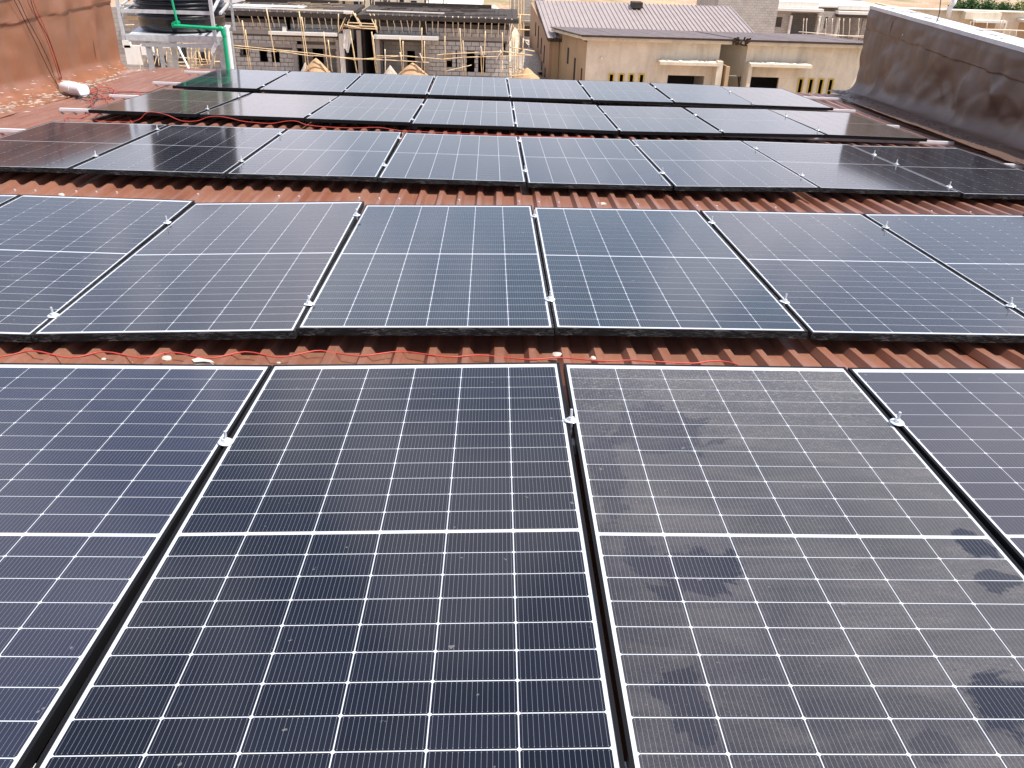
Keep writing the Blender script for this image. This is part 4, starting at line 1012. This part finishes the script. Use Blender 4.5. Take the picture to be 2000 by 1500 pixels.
for p_ in [(720, 115, 838, 122), (788, 109, 870, 116), (860, 116, 906, 112), (866, 106, 985, 100), (903, 112, 1040, 108), (980, 100, 1040, 108), (853, 107, 869, 106), (870, 139, 921, 127)]:
    pole(*p_, YS - 0.07, YS - 0.07, 0.030, '{} bamboo ledger tied across the right block house scaffold', 'bamboo ledgers, right')
for p_ in [(679, 24, 662, 62), (683, 24, 667, 60), (687, 27, 676, 54), (689, 24, 704, 50), (693, 26, 708, 52), (722, 26, 738, 64), (730, 26, 737, 62)]:
    pole(*p_, 51.3, 51.1, 0.04, '{} slanting bamboo strut over the porch between the block houses', 'slanting struts over the porch')
for p_ in [(672, 48, 705, 55), (678, 44, 733, 47), (678, 50, 735, 52), (680, 54, 736, 57)]:
    pole(*p_, 51.0, 51.0, 0.032, '{} level bamboo tie from the top over the porch', 'level ties over the porch')
for p_ in [(781, 102, 785, 119), (820, 104, 826, 121), (939, 92, 943, 110), (980, 100, 968, 118), (752, 96, 752, 143), (981, 118, 981, 140)]:
    pole(*p_, YS - 0.12, YS - 0.12, 0.035, '{} short pale stick tied to the right block house scaffold', 'short pale sticks on the scaffold', 'bamboo_pale')
# scaffold at the right corner of the right house
for p_ in [(999, 36, 992, 84), (1003, 45, 996, 80), (1012, 33, 1000, 62), (994, 66, 994, 150), (1001, 66, 1000, 150), (1005, 68, 1004, 150), (1010, 95, 1010, 150), (1016, 30, 1012, 150), (1022, 75, 1020, 150)]:
    pole(*p_, 52.4, 52.6, 0.04, '{} bamboo upright clustered at the right corner of the right block house', 'bamboo uprights at the corner')
for p_ in [(992, 148, 1040, 145), (996, 92, 1044, 100), (994, 101, 1030, 108)]:
    pole(*p_, 52.3, 52.7, 0.04, '{} level bamboo rail at the right corner of the right block house', 'bamboo rails at the corner')

def heap(px, py, Y, rx, ry, h, mat, label, cat='sand heap', name='sand_heap', sx=0.0, sharp=1.0):
    c = at(px, py, Y); n = 22; m_ = 10; mb_ = MB(); mb_.v.append(Vector((c.x + sx, c.y, c.z + h)))
    for i in range(1, m_ + 1):
        f = i / m_
        for j in range(n):
            t_ = 2 * math.pi * j / n; rr = f * (1 + 0.10 * noise.noise(Vector((math.cos(t_) * 2, math.sin(t_) * 2, px))))
            z = c.z + h * (1 - f ** sharp) + 0.04 * noise.noise(Vector((math.cos(t_) * 3 * f, math.sin(t_) * 3 * f, 8 + px)))
            mb_.v.append(Vector((c.x + sx * (1 - f) + rx * rr * math.cos(t_), c.y + ry * rr * math.sin(t_), z)))
    for j in range(n): mb_.f.append((0, 1 + j, 1 + (j + 1) % n))
    for i in range(m_ - 1):
        for j in range(n): mb_.f.append((1 + i * n + j, 1 + (i + 1) * n + j, 1 + (i + 1) * n + (j + 1) % n, 1 + i * n + (j + 1) % n))
    return solo(name, mb_, M[mat], label, cat, smooth='all')
def gheap(px, py_top, Y, rx, ry, mat, label, cat='sand heap', name='sand_heap', sharp=1.0):
    top = at(px, py_top, Y); g_ = gz(top.x, Y) - 0.05; h = max(0.3, top.z - g_); c = Vector((top.x, Y, g_))
    n = 24; m_ = 9; mb_ = MB(); mb_.v.append(c + Vector((0, 0, h)))
    for i in range(1, m_ + 1):
        f = i / m_
        for j in range(n):
            t_ = 2 * math.pi * j / n; rr = f * (1 + 0.12 * noise.noise(Vector((math.cos(t_) * 2, math.sin(t_) * 2, px))))
            mb_.v.append(Vector((c.x + rx * rr * math.cos(t_), c.y + ry * rr * math.sin(t_), c.z + h * (1 - f ** sharp) + 0.05 * noise.noise(Vector((math.cos(t_) * 3 * f, math.sin(t_) * 3 * f, px))))))
    for j in range(n): mb_.f.append((0, 1 + j, 1 + (j + 1) % n))
    for i in range(m_ - 1):
        for j in range(n): mb_.f.append((1 + i * n + j, 1 + (i + 1) * n + j, 1 + (i + 1) * n + (j + 1) % n, 1 + i * n + (j + 1) % n))
    return solo(name, mb_, M[mat], label, cat, smooth='all')
gheap(617, 113, 51.0, 1.55, 1.1, 'sand', 'pointed brown sand heap in front of the left block house', sharp=1.15)
gheap(806, 122, 50.9, 1.8, 1.0, 'sand', 'sand heap leaning before the right block house', sharp=1.2)
gheap(596, 121, 51.3, 0.8, 0.6, 'rubble', 'pale rubble pile left of the pointed sand heap', 'rubble pile', 'rubble_pile')
gheap(762, 127, 51.2, 1.1, 0.7, 'rubble', 'pale rubble pile left of the right sand heap', 'rubble pile', 'rubble_pile')
# rubble chunks on the ground
mb = MB()
for k in range(900):
    q = random.random()
    if q < 0.6: px, py, Y = random.uniform(995, 1055), 0, random.uniform(50, 76)
    else: px, py, Y = random.uniform(450, 1000), 0, random.uniform(48.5, 51.2)
    x = at(px, 100, Y).x; s = random.uniform(0.03, 0.16); c = Vector((x, Y, gz(x, Y) + 0.05)); a = random.random() * 3
    b0 = len(mb.v)
    tmp = MB().box(-s, s, -s * 0.7, s * 0.7, -s * 0.5, s * 0.5); tmp.xf(Matrix.Translation(c) @ Matrix.Rotation(a, 4, 'Z') @ Matrix.Rotation(random.uniform(-.5, .5), 4, 'X'))
    mb.f += [tuple(i + b0 for i in f) for f in tmp.f]; mb.v += tmp.v
solo('rubble', mb, M['rubble'], 'scattered pale rubble and broken blocks on the bare ground', 'rubble', kind='stuff')

# ------------------------------------------------------------------ beige rendered house (two mirrored halves) beyond the roof
G1 = -8.45
def slant(mb_, drop=0.0):
    mb_.v = [Vector((v.x - 0.24 * max(0.0, v.y - 52.25), v.y, v.z - drop * max(0.0, v.y - 51.3))) for v in mb_.v]; return mb_
T = thing('rendered_house', 'weathered beige rendered house with flat purplish roof, canopies and slit windows', 'building', (12, 57, G1))
Yf = YH; A0, A1 = X(1147), X(1408); B0, B1 = X(1461), X(1708)
def pane_window(px, py0, py1, T, w=11.5):
    xa, xb = X(px - w / 2), X(px + w / 2); m_ = px; zt, zb_ = Z(m_, py0), Z(m_, py0) - 1.25
    win = MB(); t_ = 0.075
    win.box(xa, xa + t_, Yf - 0.03, Yf + 0.08, zb_, zt).box(xb - t_, xb, Yf - 0.03, Yf + 0.08, zb_, zt).box(xa + t_, xb - t_, Yf - 0.03, Yf + 0.08, zt - t_, zt).box(xa + t_, xb - t_, Yf - 0.03, Yf + 0.08, zb_, zb_ + t_)
    return xa, xb, zb_, zt, win
wl = [pane_window(px, 143 + (px - 1199) * 0.01, 0, T) for px in (1199, 1219, 1239, 1259)]
wr = [pane_window(px, 152.5 + (px - 1577) * 0.02, 0, T) for px in (1577, 1597.5, 1617.5, 1637)]
gl = opn(1311, 1384, 148, 190); gr = opn(1466, 1533, 151, 195)
facade(T, A0, A1, G1, Z(1280, 76), Yf, [(a, b_, c_, d_) for a, b_, c_, d_, _ in wl] + [(gl[0], gl[1], G1, gl[3])], thick=0.23, blocks=False, mat='beige')
facade(T, B0, B1, G1, Z(1580, 86), Yf, [(a, b_, c_, d_) for a, b_, c_, d_, _ in wr] + [(gr[0], gr[1], G1, gr[3])], thick=0.23, blocks=False, mat='beige')
for a, b_, c_, d_, win in wl + wr:
    f_ = part('window', win, M['yellow'], T)
zt = Z(1280, 76)
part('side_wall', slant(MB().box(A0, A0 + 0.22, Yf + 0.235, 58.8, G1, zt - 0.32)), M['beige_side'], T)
part('side_wall', slant(MB().box(A1 - 0.22, A1, Yf + 0.235, 58.8, G1, zt - 0.32)), M['beige'], T)
part('side_wall', slant(MB().box(B0, B0 + 0.22, Yf + 0.235, 58.8, G1, zt - 0.32)), M['beige'], T)
part('rear_wall', slant(MB().box(A0, B1, 58.8, 59.0, G1, zt - 0.32)), M['beige'], T)
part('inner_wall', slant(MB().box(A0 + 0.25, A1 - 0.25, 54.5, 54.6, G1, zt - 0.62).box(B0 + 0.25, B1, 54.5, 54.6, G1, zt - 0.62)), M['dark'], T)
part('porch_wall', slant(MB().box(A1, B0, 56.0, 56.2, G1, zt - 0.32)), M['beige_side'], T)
part('side_wall', slant(MB().box(B1 - 0.2, B1 + 0.02, Yf + 0.235, 58.8, G1, zt - 0.32)), M['beige'], T)
for (pa, pb) in ((1122, 1126.5), (1130, 1137),):
    Yw = 55.6 if pa < 1125 else 54.2
    part('slit_window', slant(MB().box(A0 - 0.02, A0 + 0.03, Yw - 0.14, Yw + 0.14, -7.6 if pa > 1125 else -6.5, -5.95 if pa > 1125 else -5.55)), M['dark'], T)
part('slit_window', slant(MB().box(A0 - 0.02, A0 + 0.03, 52.75, 52.95, -7.6, -6.35)), M['dark'], T)
# flat roof: slab with overhang, pale soffit fascia, ribs, torn edge
for (xa, xb, px) in ((A0 - 0.35, X(1436), 1300), (X(1449), X(1712), 1600)):
    zr = Z(px, 66 + (px - 1144) * 0.030)
    part('fascia', MB().box(xa, xb, 51.55, 51.67, zr - 0.30, zr - 0.06), M['beige'], T)
    part('soffit', slant(MB().box(xa, xb, 51.675, 58.2, zr - 0.25, zr - 0.10), 0.045), M['beige'], T)
    rr = MB(); k = xa - 0.05
    while k < xb: rr.box(k, min(k + 0.58, xb + 0.05), 51.42, 58.3, zr - 0.055 + 0.012 * random.random(), zr + 0.012 * random.random()); k += 0.6
    part('roofing', slant(rr, 0.045), M['flatroof'], T)
    part('roof_edge_trim', MB().box(xa - 0.06, xb + 0.06, 51.36, 51.42, zr - 0.10, zr + 0.01), M['formwork'], T)
mm = MB()
for k in range(26):
    x = X(1424) + random.random() * 1.0; tmp = MB().box(-0.05, 0.05, -0.16, 0.16, -0.01, 0.01).xf(Matrix.Translation((x, 51.4, Z(1440, 77) + random.uniform(-0.16, 0.10))) @ Matrix.Rotation(random.uniform(-1.4, -0.4), 4, 'X') @ Matrix.Rotation(random.uniform(-.6, .6), 4, 'Y'))
    b0 = len(mm.v); mm.v += tmp.v; mm.f += [tuple(i + b0 for i in f) for f in tmp.f]
part('torn_roofing', mm, M['formwork'], T, kind='stuff')
# canopies over the openings
for (pa, pb, py) in ((1287, 1404, 117), (1463, 1583, 121)):
    z = Z((pa + pb) / 2, py + 3)
    part('canopy', MB().box(X(pa), X(pb), 51.05, 51.98, z - 0.10, z + 0.07), M['beige'], T)
    mm = MB()
    for k in range(26):
        x = random.uniform(X(pa) + .1, X(pb) - .3); mm.box(x, x + random.uniform(.05, .25), 51.1 + random.random() * 0.6, 51.75, z + 0.072, z + 0.085 + 0.03 * random.random())
    part('debris', mm, M['concrete_light'], T, kind='stuff')
part('pier', MB().box(X(1399), X(1410), 51.1, 51.975, G1, Z(1405, 116)), M['beige'], T)
part('pier', MB().box(X(1419), X(1426), 51.3, 52.4, G1, Z(1423, 127)), M['beige_side'], T)
part('pier', MB().box(X(1462), X(1469), 51.2, 51.975, G1, Z(1465, 122)), M['beige'], T)
part('lintel_bar', MB().box(X(1426), X(1447), 52.0, 52.1, Z(1436, 149), Z(1436, 147)), M['concrete_light'], T)
part('drain_stub', MB().tube([Vector((X(1176), 51.99, Z(1176, 112))), Vector((X(1176), 51.75, Z(1176, 113)))], 0.05, 8), M['white_pipe'], T)
part('rear_step', MB().box(X(1290), X(1400), 50.6, 51.9, G1, G1 + 0.25), M['concrete'], T)
solo('leaning_bars', MB().bar(at(1442, 150, 52.3), at(1444, 175, 52.3), 0.08, 0.08).bar(at(1446, 150, 52.4), at(1448, 175, 52.4), 0.08, 0.08), M['formwork'], 'two dark bars standing in the gap between the halves of the beige house', 'bars')

# rear house with the big ribbed pink-brown roof slope facing us
T = thing('gabled_house', 'ochre house with large ribbed pinkish roof slope behind the flat roofed one', 'building', (9, 62, -8.4))
fl, fr_ = at(1073, 75, 57), at(1492, 62, 57); bl, br_ = at(1046, -1, 66), at(1426, 15, 66)
zf = (fl.z + at(1480, 85, 57).z) / 2; zb = (bl.z + br_.z) / 2
xL, xR = fl.x - 0.1, at(1486, 70, 57).x + 0.3
xLb, xRb = bl.x, br_.x
n = int((xR - xL) / 0.30)
for k in range(n):
    m_ = MB()
    fa, fb = k / n, (k + 1) / n
    def ln(f): return Vector((xL + (xR - xL) * f, 57, zf)), Vector((xLb + (xRb - xLb) * f, 66, zb))
    a0, a1 = ln(fa); b0_, b1_ = ln(fb); up = Vector((0, 0, 0.06))
    mid0, mid1 = a0.lerp(b0_, 0.62), a1.lerp(b1_, 0.62); m20, m21 = a0.lerp(b0_, 0.72), a1.lerp(b1_, 0.72); m30, m31 = a0.lerp(b0_, 0.90), a1.lerp(b1_, 0.90)
    m_.grid([[a0, mid0, m20 + up, m30 + up, b0_], [a1, mid1, m21 + up, m31 + up, b1_]])
    part('roof_sheet', m_, M['pinkroof'], T)
part('eave_board', MB().bar((xL, 57.02, zf - 0.12), (xR, 57.02, zf - 0.12), 0.05, 0.20), M['formwork'], T)
part('verge_board', MB().bar((xL - 0.02, 57, zf - 0.06), (xLb - 0.02, 66, zb - 0.06), 0.05, 0.14), M['formwork'], T)
part('verge_board', MB().bar((xR + 0.02, 57, zf - 0.04), (xRb + 0.02, 66, zb - 0.04), 0.05, 0.10), M['pinkroof'], T)
w_ = MB(); b0 = len(w_.v); xw = xL + 0.15
w_.v += [Vector(p) for p in ((xw, 57.4, -8.6), (xw - 1.0, 66, -8.6), (xw - 1.0, 66, zb - 0.15), (xw, 57.4, zf - 0.15), (xw + .2, 57.4, -8.6), (xw - .8, 66, -8.6), (xw - .8, 66, zb - 0.15), (xw + .2, 57.4, zf - 0.15))]
w_.f += [(0, 1, 2, 3), (7, 6, 5, 4), (0, 3, 7, 4), (1, 5, 6, 2), (3, 2, 6, 7)]
part('gable_wall', w_, M['brown_wall'], T)
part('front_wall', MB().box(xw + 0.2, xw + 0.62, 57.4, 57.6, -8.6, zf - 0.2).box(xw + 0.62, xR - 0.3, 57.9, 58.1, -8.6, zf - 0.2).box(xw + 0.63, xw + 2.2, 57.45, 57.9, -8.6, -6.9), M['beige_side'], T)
for (yy, za, zb2) in ((59.3, -7.0, -5.9), (60.6, -6.6, -5.6), (62.0, -6.4, -5.0), (63.3, -5.8, -4.9), (58.6, -8.4, -7.2), (60.0, -8.4, -7.0)):
    xx = xw - (yy - 57.4) * 1.0 / 8.6
    part('slit_window', MB().box(xx - 0.03, xx + 0.02, yy - 0.16, yy + 0.16, za, zb2), M['dark'], T)
part('roof_vent_pit', MB().box(at(1232, 12, 65).x, at(1252, 12, 65).x, 64.2, 65.4, zb - 0.16, zb + 0.22), M['formwork'], T)

# ------------------------------------------------------------------ farther houses
YD = 99.0
T = thing('far_block_house', 'far unfinished grey block house with open bays, upper right behind the pink roof', 'building', (at(1560, 60, YD).x, YD + 4, -10.3))
def D(px, py): return at(px, py, YD)
xa, xb = D(1474, 40).x, D(1735, 50).x; zt = D(1580, 4).z; zl = D(1580, 22).z; zg = -10.6
bays = [(1478, 1488, 30, 51), (1516, 1529, 33, 53), (1546, 1598, 25, 75), (1601, 1606, 33, 56), (1612, 1618, 33, 56), (1638, 1688, 30, 78), (1692, 1700, 38, 58)]
ops = [(D(a, c_).x, D(b_, c_).x, D((a + b_) / 2, d_).z, D((a + b_) / 2, c_).z) for a, b_, c_, d_ in bays]
facade(T, xa, xb, zg, zl, YD, ops, thick=0.3, blocks=False, mat='far_block')
part('upper_wall', MB().box(xa, D(1600, 10).x, YD + 0.02, YD + 0.3, zl + 0.3, zt).box(D(1636, 10).x, xb, YD - 0.5, YD - 0.2, zl + 0.3, zt - 0.2), M['concrete_light'], T)
part('canopy', MB().box(xa - 0.2, D(1605, 20).x, YD - 0.7, YD - 0.01, zl + 0.01, zl + 0.28), M['concrete_light'], T)
part('canopy', MB().box(D(1632, 22).x, D(1697, 22).x, YD - 1.0, YD - 0.01, zl - 0.12, zl + 0.16), M['concrete_light'], T)
part('canopy_shuttering', MB().box(D(1632, 26).x, D(1697, 26).x, YD - 1.0, YD - 0.02, zl - 0.42, zl - 0.13), M['formwork'], T)
for px in (1539, 1595, 1632, 1692): part('column', MB().box(D(px, 50).x, D(px + 4, 50).x, YD - 0.4, YD - 0.01, zg, zl - 0.45), M['concrete_light'], T)
part('side_wall', MB().box(xa - 0.01, xa + 0.25, YD + 0.31, YD + 14, zg, zt - 0.1), M['far_block'], T)
part('rear_wall', MB().box(xa + .3, xb, YD + 9, YD + 9.3, zg, zt).box(xa + 0.3, xb, YD + 5, YD + 5.2, zg, zl), M['far_block'], T)
part('roof_deck', MB().box(xa + 0.26, xb, YD + 0.31, YD + 9, zt - 0.5, zt - 0.35), M['concrete_light'], T)
# its neighbour to the left, nearer, dark side wall
T = thing('far_block_house', 'dark grey block side wall of a far house right of the pink roof ridge', 'building', (at(1440, 30, 92).x, 94, -10))
xq = at(1412, 10, 88).x
part('wall', MB().box(xq, xa - 0.4, 90, 90.3, -10, at(1440, -30, 90).z).box(xq, xq + 0.3, 90.3, 100, -10, at(1440, -30, 90).z), M['far_block'], T)
# scaffolding sticks at the far house
for px in (1570, 1576, 1640, 1648, 1660, 1678, 1600, 1614, 1626):
    pole(px, 36, px - 2, 74, YD - 1.4, YD - 1.4, 0.05, '{} thin pale pole before the far grey block house at upper right', 'poles before the far block house', 'bamboo_pale')
for (a, b_) in (((1560, 62), (1700, 74)), ((1612, 70), (1700, 70))):
    pole(a[0], a[1], b_[0], b_[1], YD - 1.5, YD - 1.5, 0.05, '{} level pale pole before the far grey house at upper right', 'level poles before the far block house', 'bamboo_pale')

# far beige house upper right
YE = 104.0
def E_(px, py): return at(px, py, YE)
T = thing('far_beige_house', 'far beige rendered house with canopies behind the right parapet', 'building', (E_(1900, 50).x, YE + 4, -11))
xa, xb = E_(1762, 20).x, E_(2060, 20).x; zt = E_(1880, 21).z
part('wall', MB().box(xa, xb, YE, YE + 0.3, -11.4, zt), M['beige'], T)
part('bay', MB().box(E_(1878, 20).x, E_(1948, 20).x, YE - 1.2, YE - 0.01, E_(1900, 36).z, zt - 0.02), M['beige'], T)
part('roof_edge', MB().box(xa - 0.3, xb, YE - 0.5, YE + 0.6, zt + 0.01, zt + 0.12), M['concrete_light'], T)
part('side_wall', MB().box(xa, xa + 0.3, YE + 0.3, YE + 8, -11.4, zt), M['beige'], T)
part('side_wall', MB().box(xb - 0.3, xb, YE + 0.3, YE + 8, -11.4, zt), M['beige'], T)
for (pa, pb) in ((1889, 1950), (1985, 2045)):
    zc = E_((pa + pb) / 2, 39).z
    part('canopy', MB().box(E_(pa, 38).x, E_(pb, 38).x, YE - 2.0, YE - 1.21 if pa < 1900 else YE - 0.01, zc - 0.12, zc + 0.12), M['concrete_light'], T)
    part('opening', MB().box(E_(pa + 6, 45).x, E_(pb - 5, 45).x, YE - 0.03, YE - 0.004, -11.4, zc - 0.3), M['beige_side'], T)
    part('column', MB().box(E_(pb - 4, 45).x, E_(pb, 45).x, YE - 1.9, YE - 1.5, -11.4, zc - 0.12), M['beige'], T)
pole(1912, 57, 2000, 60, YE - 2.6, YE - 2.6, 0.09, 'long level pale pole before the far beige house', 'ledgers before the far beige house', 'bamboo_pale')
for (px, a, b_) in ((1896, 42, 56), (1902, 40, 54), (1928, 44, 58), (1955, 40, 60), (1960, 38, 62), (1972, 58, 76), (1985, 60, 80)):
    pole(px, a, px - 3, b_ + 14, YE - 2.6, YE - 2.6, 0.06, '{} pale upright pole before the far beige house', 'uprights before the far beige house', 'bamboo_pale')
solo('roof_tank_pipe', MB().tube([at(1866, -4, 103), at(1861, 8, 103.2), at(1855, 16, 103.3), at(1852, 34, 103.3)], 0.28, 10), M['white_pipe'], 'pale pipe running down the front of the far beige house', 'pipe', smooth='all')

# houses and clutter filling the top edge at centre and left
YM = 78.0
def Q(px, py, Y=YM): return at(px, py, Y)
T = thing('far_block_house', 'tall grey unfinished house with one dark window left of the pink roof', 'building', (Q(1015, 50).x, YM + 4, -8))
ops = [(Q(1024, 60).x, Q(1036, 60).x, Q(1030, 72).z, Q(1030, 51).z), (Q(1040, 45).x, Q(1048, 45).x, Q(1044, 46).z, Q(1044, 42).z)]
facade(T, Q(1000, 40).x, Q(1062, 40).x, -8.4, Q(1020, -40).z, YM, ops, thick=0.3, blocks=False, mat='far_block')
part('side_wall', MB().box(Q(1000, 40).x, Q(1000, 40).x + 0.25, YM + 0.31, YM + 8, -8.4, Q(1020, -40).z), M['far_block'], T)
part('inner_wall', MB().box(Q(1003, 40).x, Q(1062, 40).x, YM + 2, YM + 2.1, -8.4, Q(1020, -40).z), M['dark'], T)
part('canopy', MB().box(Q(1018, 40).x, Q(1062, 40).x, YM - 0.4, YM - 0.01, Q(1030, 43).z, Q(1030, 40).z), M['concrete'], T)
for px in (996, 1004, 1012, 1017, 1022, 1040, 1052):
    pole(px, -20, px + 1, 96, YM - 1.5, YM - 1.5, 0.07, '{} tall bamboo upright before the tall grey house left of the pink roof', 'tall bamboo uprights before the grey house')
for py in (28, 57, 90):
    pole(990, py, 1052, py + 2, YM - 1.6, YM - 1.6, 0.06, '{} level bamboo rail from the top before the tall grey house', 'level bamboo rails before the grey house')
T = thing('far_deck', 'pale unfinished concrete deck behind the right block house', 'building', (Q(890, 5, 72).x, 74, -7.6))
part('deck', MB().box(Q(832, 5, 72).x, Q(942, 5, 72).x, 70.0, 80, Q(840, 6, 72).z - 0.4, Q(840, 6, 72).z), M['concrete_light'], T)
part('wall', MB().box(Q(836, 5, 72).x, Q(938, 5, 72).x, 70.3, 79, -7.9, Q(840, 6, 72).z - 0.41), M['far_block'], T)
T = thing('far_block_house', 'pale unfinished house with dark openings at the top edge above the porch', 'building', (Q(715, 5, 75).x, 77, -7.6))
ops = [(Q(p_, 5, 75).x, Q(p_ + w_, 5, 75).x, -7.9, Q(p_, y_, 75).z) for p_, w_, y_ in ((618, 9, -2), (640, 14, 1), (668, 6, -3), (690, 16, 2), (722, 8, -2), (748, 14, 0), (780, 9, -4), (802, 12, 1))]
facade(T, Q(604, 5, 75).x, Q(828, 5, 75).x, -7.9, Q(715, -18, 75).z, 75.0, ops, thick=0.3, blocks=False, mat='beige')
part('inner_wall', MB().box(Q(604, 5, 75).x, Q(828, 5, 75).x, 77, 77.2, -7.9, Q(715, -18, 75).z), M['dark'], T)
part('canopy', MB().box(Q(636, 5, 75).x, Q(712, 5, 75).x, 74.2, 74.98, Q(670, 0, 75).z, Q(670, -3, 75).z), M['concrete_light'], T)
for k, px in enumerate((700, 712, 726, 742, 757, 775, 792, 838, 848, 865, 872)):
    pole(px, -12, px + random.uniform(-2, 2), 9, 70.5, 70.5, 0.05, '{} upright prop from the left standing on the far pale deck', 'props standing on the far pale deck', 'formwork' if k % 2 else 'bamboo_pale')
T = thing('far_deck', 'grey flat roof with pale edge beyond the left block house', 'building', (Q(540, 3, 68).x, 72, -7.6))
part('deck', MB().box(Q(430, 3, 68).x, Q(596, 3, 68).x, 67.0, 76, Q(520, 5, 68).z - 0.35, Q(520, 5, 68).z), M['concrete'], T)
part('wall', MB().box(Q(434, 3, 68).x, Q(592, 3, 68).x, 67.2, 76, -7.9, Q(520, 5, 68).z - 0.36), M['far_block'], T)
# slabs painted sunlit white, and blocks, seen through the tank stand
T = thing('left_block_house', 'block house with sunlit white slabs seen through the legs of the tank stand', 'building', (-22, 55, -7.6))
def S(px, py): return at(px, py, 50.0)
part('wall', MB().box(S(180, 60).x, S(310, 60).x, 52, 52.25, -7.6, S(260, 22).z), M['far_block'], T)
part('wall', MB().box(S(306, 60).x, S(446, 60).x, 52.3, 52.55, -7.6, S(380, 74).z), M['far_block'], T)
part('flat_roof', MB().box(S(222, 30).x, S(312, 30).x, 51.6, 58, S(260, 21).z, S(260, 15).z), M['concrete'], T)
part('beam', MB().box(S(225, 60).x, S(300, 60).x, 51.7, 51.98, S(260, 46).z, S(260, 38).z), M['beige_side'], T)
for (x0, x1, y0, y1) in ((250, 262, 76, 90), (258, 281, 86, 122), (286, 306, 84, 104), (321, 338, 82, 90)):
    a, b_ = S(x0, y1), S(x1, y0); part('sunlit_slab', MB().box(a.x, b_.x, 49.3, 49.5, a.z, b_.z), M['sunlit_white'], T)
for (x0, x1, y0, y1) in ((328, 336, 100, 134), (366, 378, 112, 134), (266, 300, 118, 140)):
    a, b_ = S(x0, y1), S(x1, y0); part('opening', MB().box(a.x, b_.x, 51.9, 51.995, a.z, b_.z).box(a.x, b_.x, 52.2, 52.295, a.z, b_.z), M['dark'], T)
for k in range(30):
    px = random.uniform(262, 440); py = random.uniform(84, 100); ln = random.uniform(20, 52); dx = random.choice((random.uniform(-3, 6), random.uniform(-3, 6), random.uniform(-18, 18)))
    pole(px, py, px + dx, min(py + ln, 142), 49.4, 49.2, random.uniform(0.018, 0.034), 'bamboo pole in the tangle seen between the legs of the tank stand', 'bamboo tangle behind the tank stand')
for p_ in [(334, 84, 448, 90), (334, 122, 430, 120), (340, 130, 420, 124), (340, 126, 390, 134), (380, 136, 395, 126), (350, 112, 420, 118), (244, 49, 262, 48)]:
    pole(*p_, 49.3, 49.3, 0.035, '{} lying bamboo in the tangle seen between the tank stand legs', 'level bamboo behind the tank stand')

# ------------------------------------------------------------------ vegetation at the far right and behind
def bush(px0, px1, py_top, Y, depth, hgt, n, mat, label, name='bush'):
    a, b_ = at(px0, py_top, Y), at(px1, py_top, Y); base = gz((a.x + b_.x) / 2, Y) ; top = a.z
    T = thing(name, label, 'bush', ((a.x + b_.x) / 2, Y, base))
    tr = MB(); blobs = []
    for k in range(7):
        x = a.x + (b_.x - a.x) * (k + 0.5) / 7; p0 = Vector((x + random.uniform(-.3, .3), Y + random.uniform(-.3, .3) * depth, base)); h_ = (top - base) * random.uniform(0.7, 0.95)
        tr.tube([p0, p0 + Vector((random.uniform(-.3, .3), 0, h_ * 0.5)), p0 + Vector((random.uniform(-.5, .5), 0, h_ * 0.9))], [0.09, 0.06, 0.03], 6)
        blobs.append((p0 + Vector((0, 0, h_ * 0.75)), random.uniform(0.8, 1.3)))
    part('stem', tr, M['wood'], T)
    m_ = MB()
    for k in range(n):
        c, r = random.choice(blobs)
        d = Vector((random.gauss(0, 1), random.gauss(0, 1), random.gauss(0, 1))).normalized() * r * random.uniform(0.45, 1.05) * (1 + 0.35 * noise.noise(Vector((random.random() * 9, k, 0))))
        c2 = c + Vector((d.x * 1.1, d.y * depth * 0.6, d.z * (top - base) * 0.30)); s = random.uniform(0.07, 0.17)
        u_ = Vector((random.gauss(0, 1), random.gauss(0, 1), random.gauss(0, 0.6))).normalized(); w2 = u_.cross(Vector((random.gauss(0, 1), random.gauss(0, 1), random.gauss(0, 1)))).normalized()
        b0 = len(m_.v); m_.v += [c2 - u_ * s, c2 + w2 * s * 0.5, c2 + u_ * s, c2 - w2 * s * 0.5]; m_.f.append((b0, b0 + 1, b0 + 2, b0 + 3))
    part('foliage', m_, M[mat], T, kind='stuff')
bush(1866, 1985, -12, 107.5, 1.6, 4, 16000, 'leaf', 'dense dark green bushes behind the far beige house')
bush(1978, 2060, -4, 107.5, 1.6, 3, 7000, 'leaf2', 'light yellow green bush at the top right corner')
bush(520, 600, -4, 98, 1.5, 3, 3000, 'leaf2', 'sparse yellow green shrub at the top edge behind the left block house')
gheap(965, 8, 66, 3.2, 4.0, 'rubble', 'pale earth mound behind the right block house', 'earth mound', 'earth_mound', 1.2)
gheap(1034, 92, 62, 1.6, 2.6, 'rubble', 'rubble mound between the right block house and the ochre gable', 'rubble pile', 'rubble_pile', 1.2)
gheap(1030, 132, 55.5, 1.0, 0.9, 'sand', 'low reddish earth heap beside the ochre gable wall', 'earth mound', 'earth_mound', 1.2)
gheap(1700, 2, 140, 16, 9, 'sand', 'reddish earth bank on the horizon behind the far houses', 'earth mound', 'earth_mound', 1.1)
gheap(1300, 2, 120, 16, 9, 'sand', 'orange earth bank beyond the pink roof ridge', 'earth mound', 'earth_mound', 1.1)
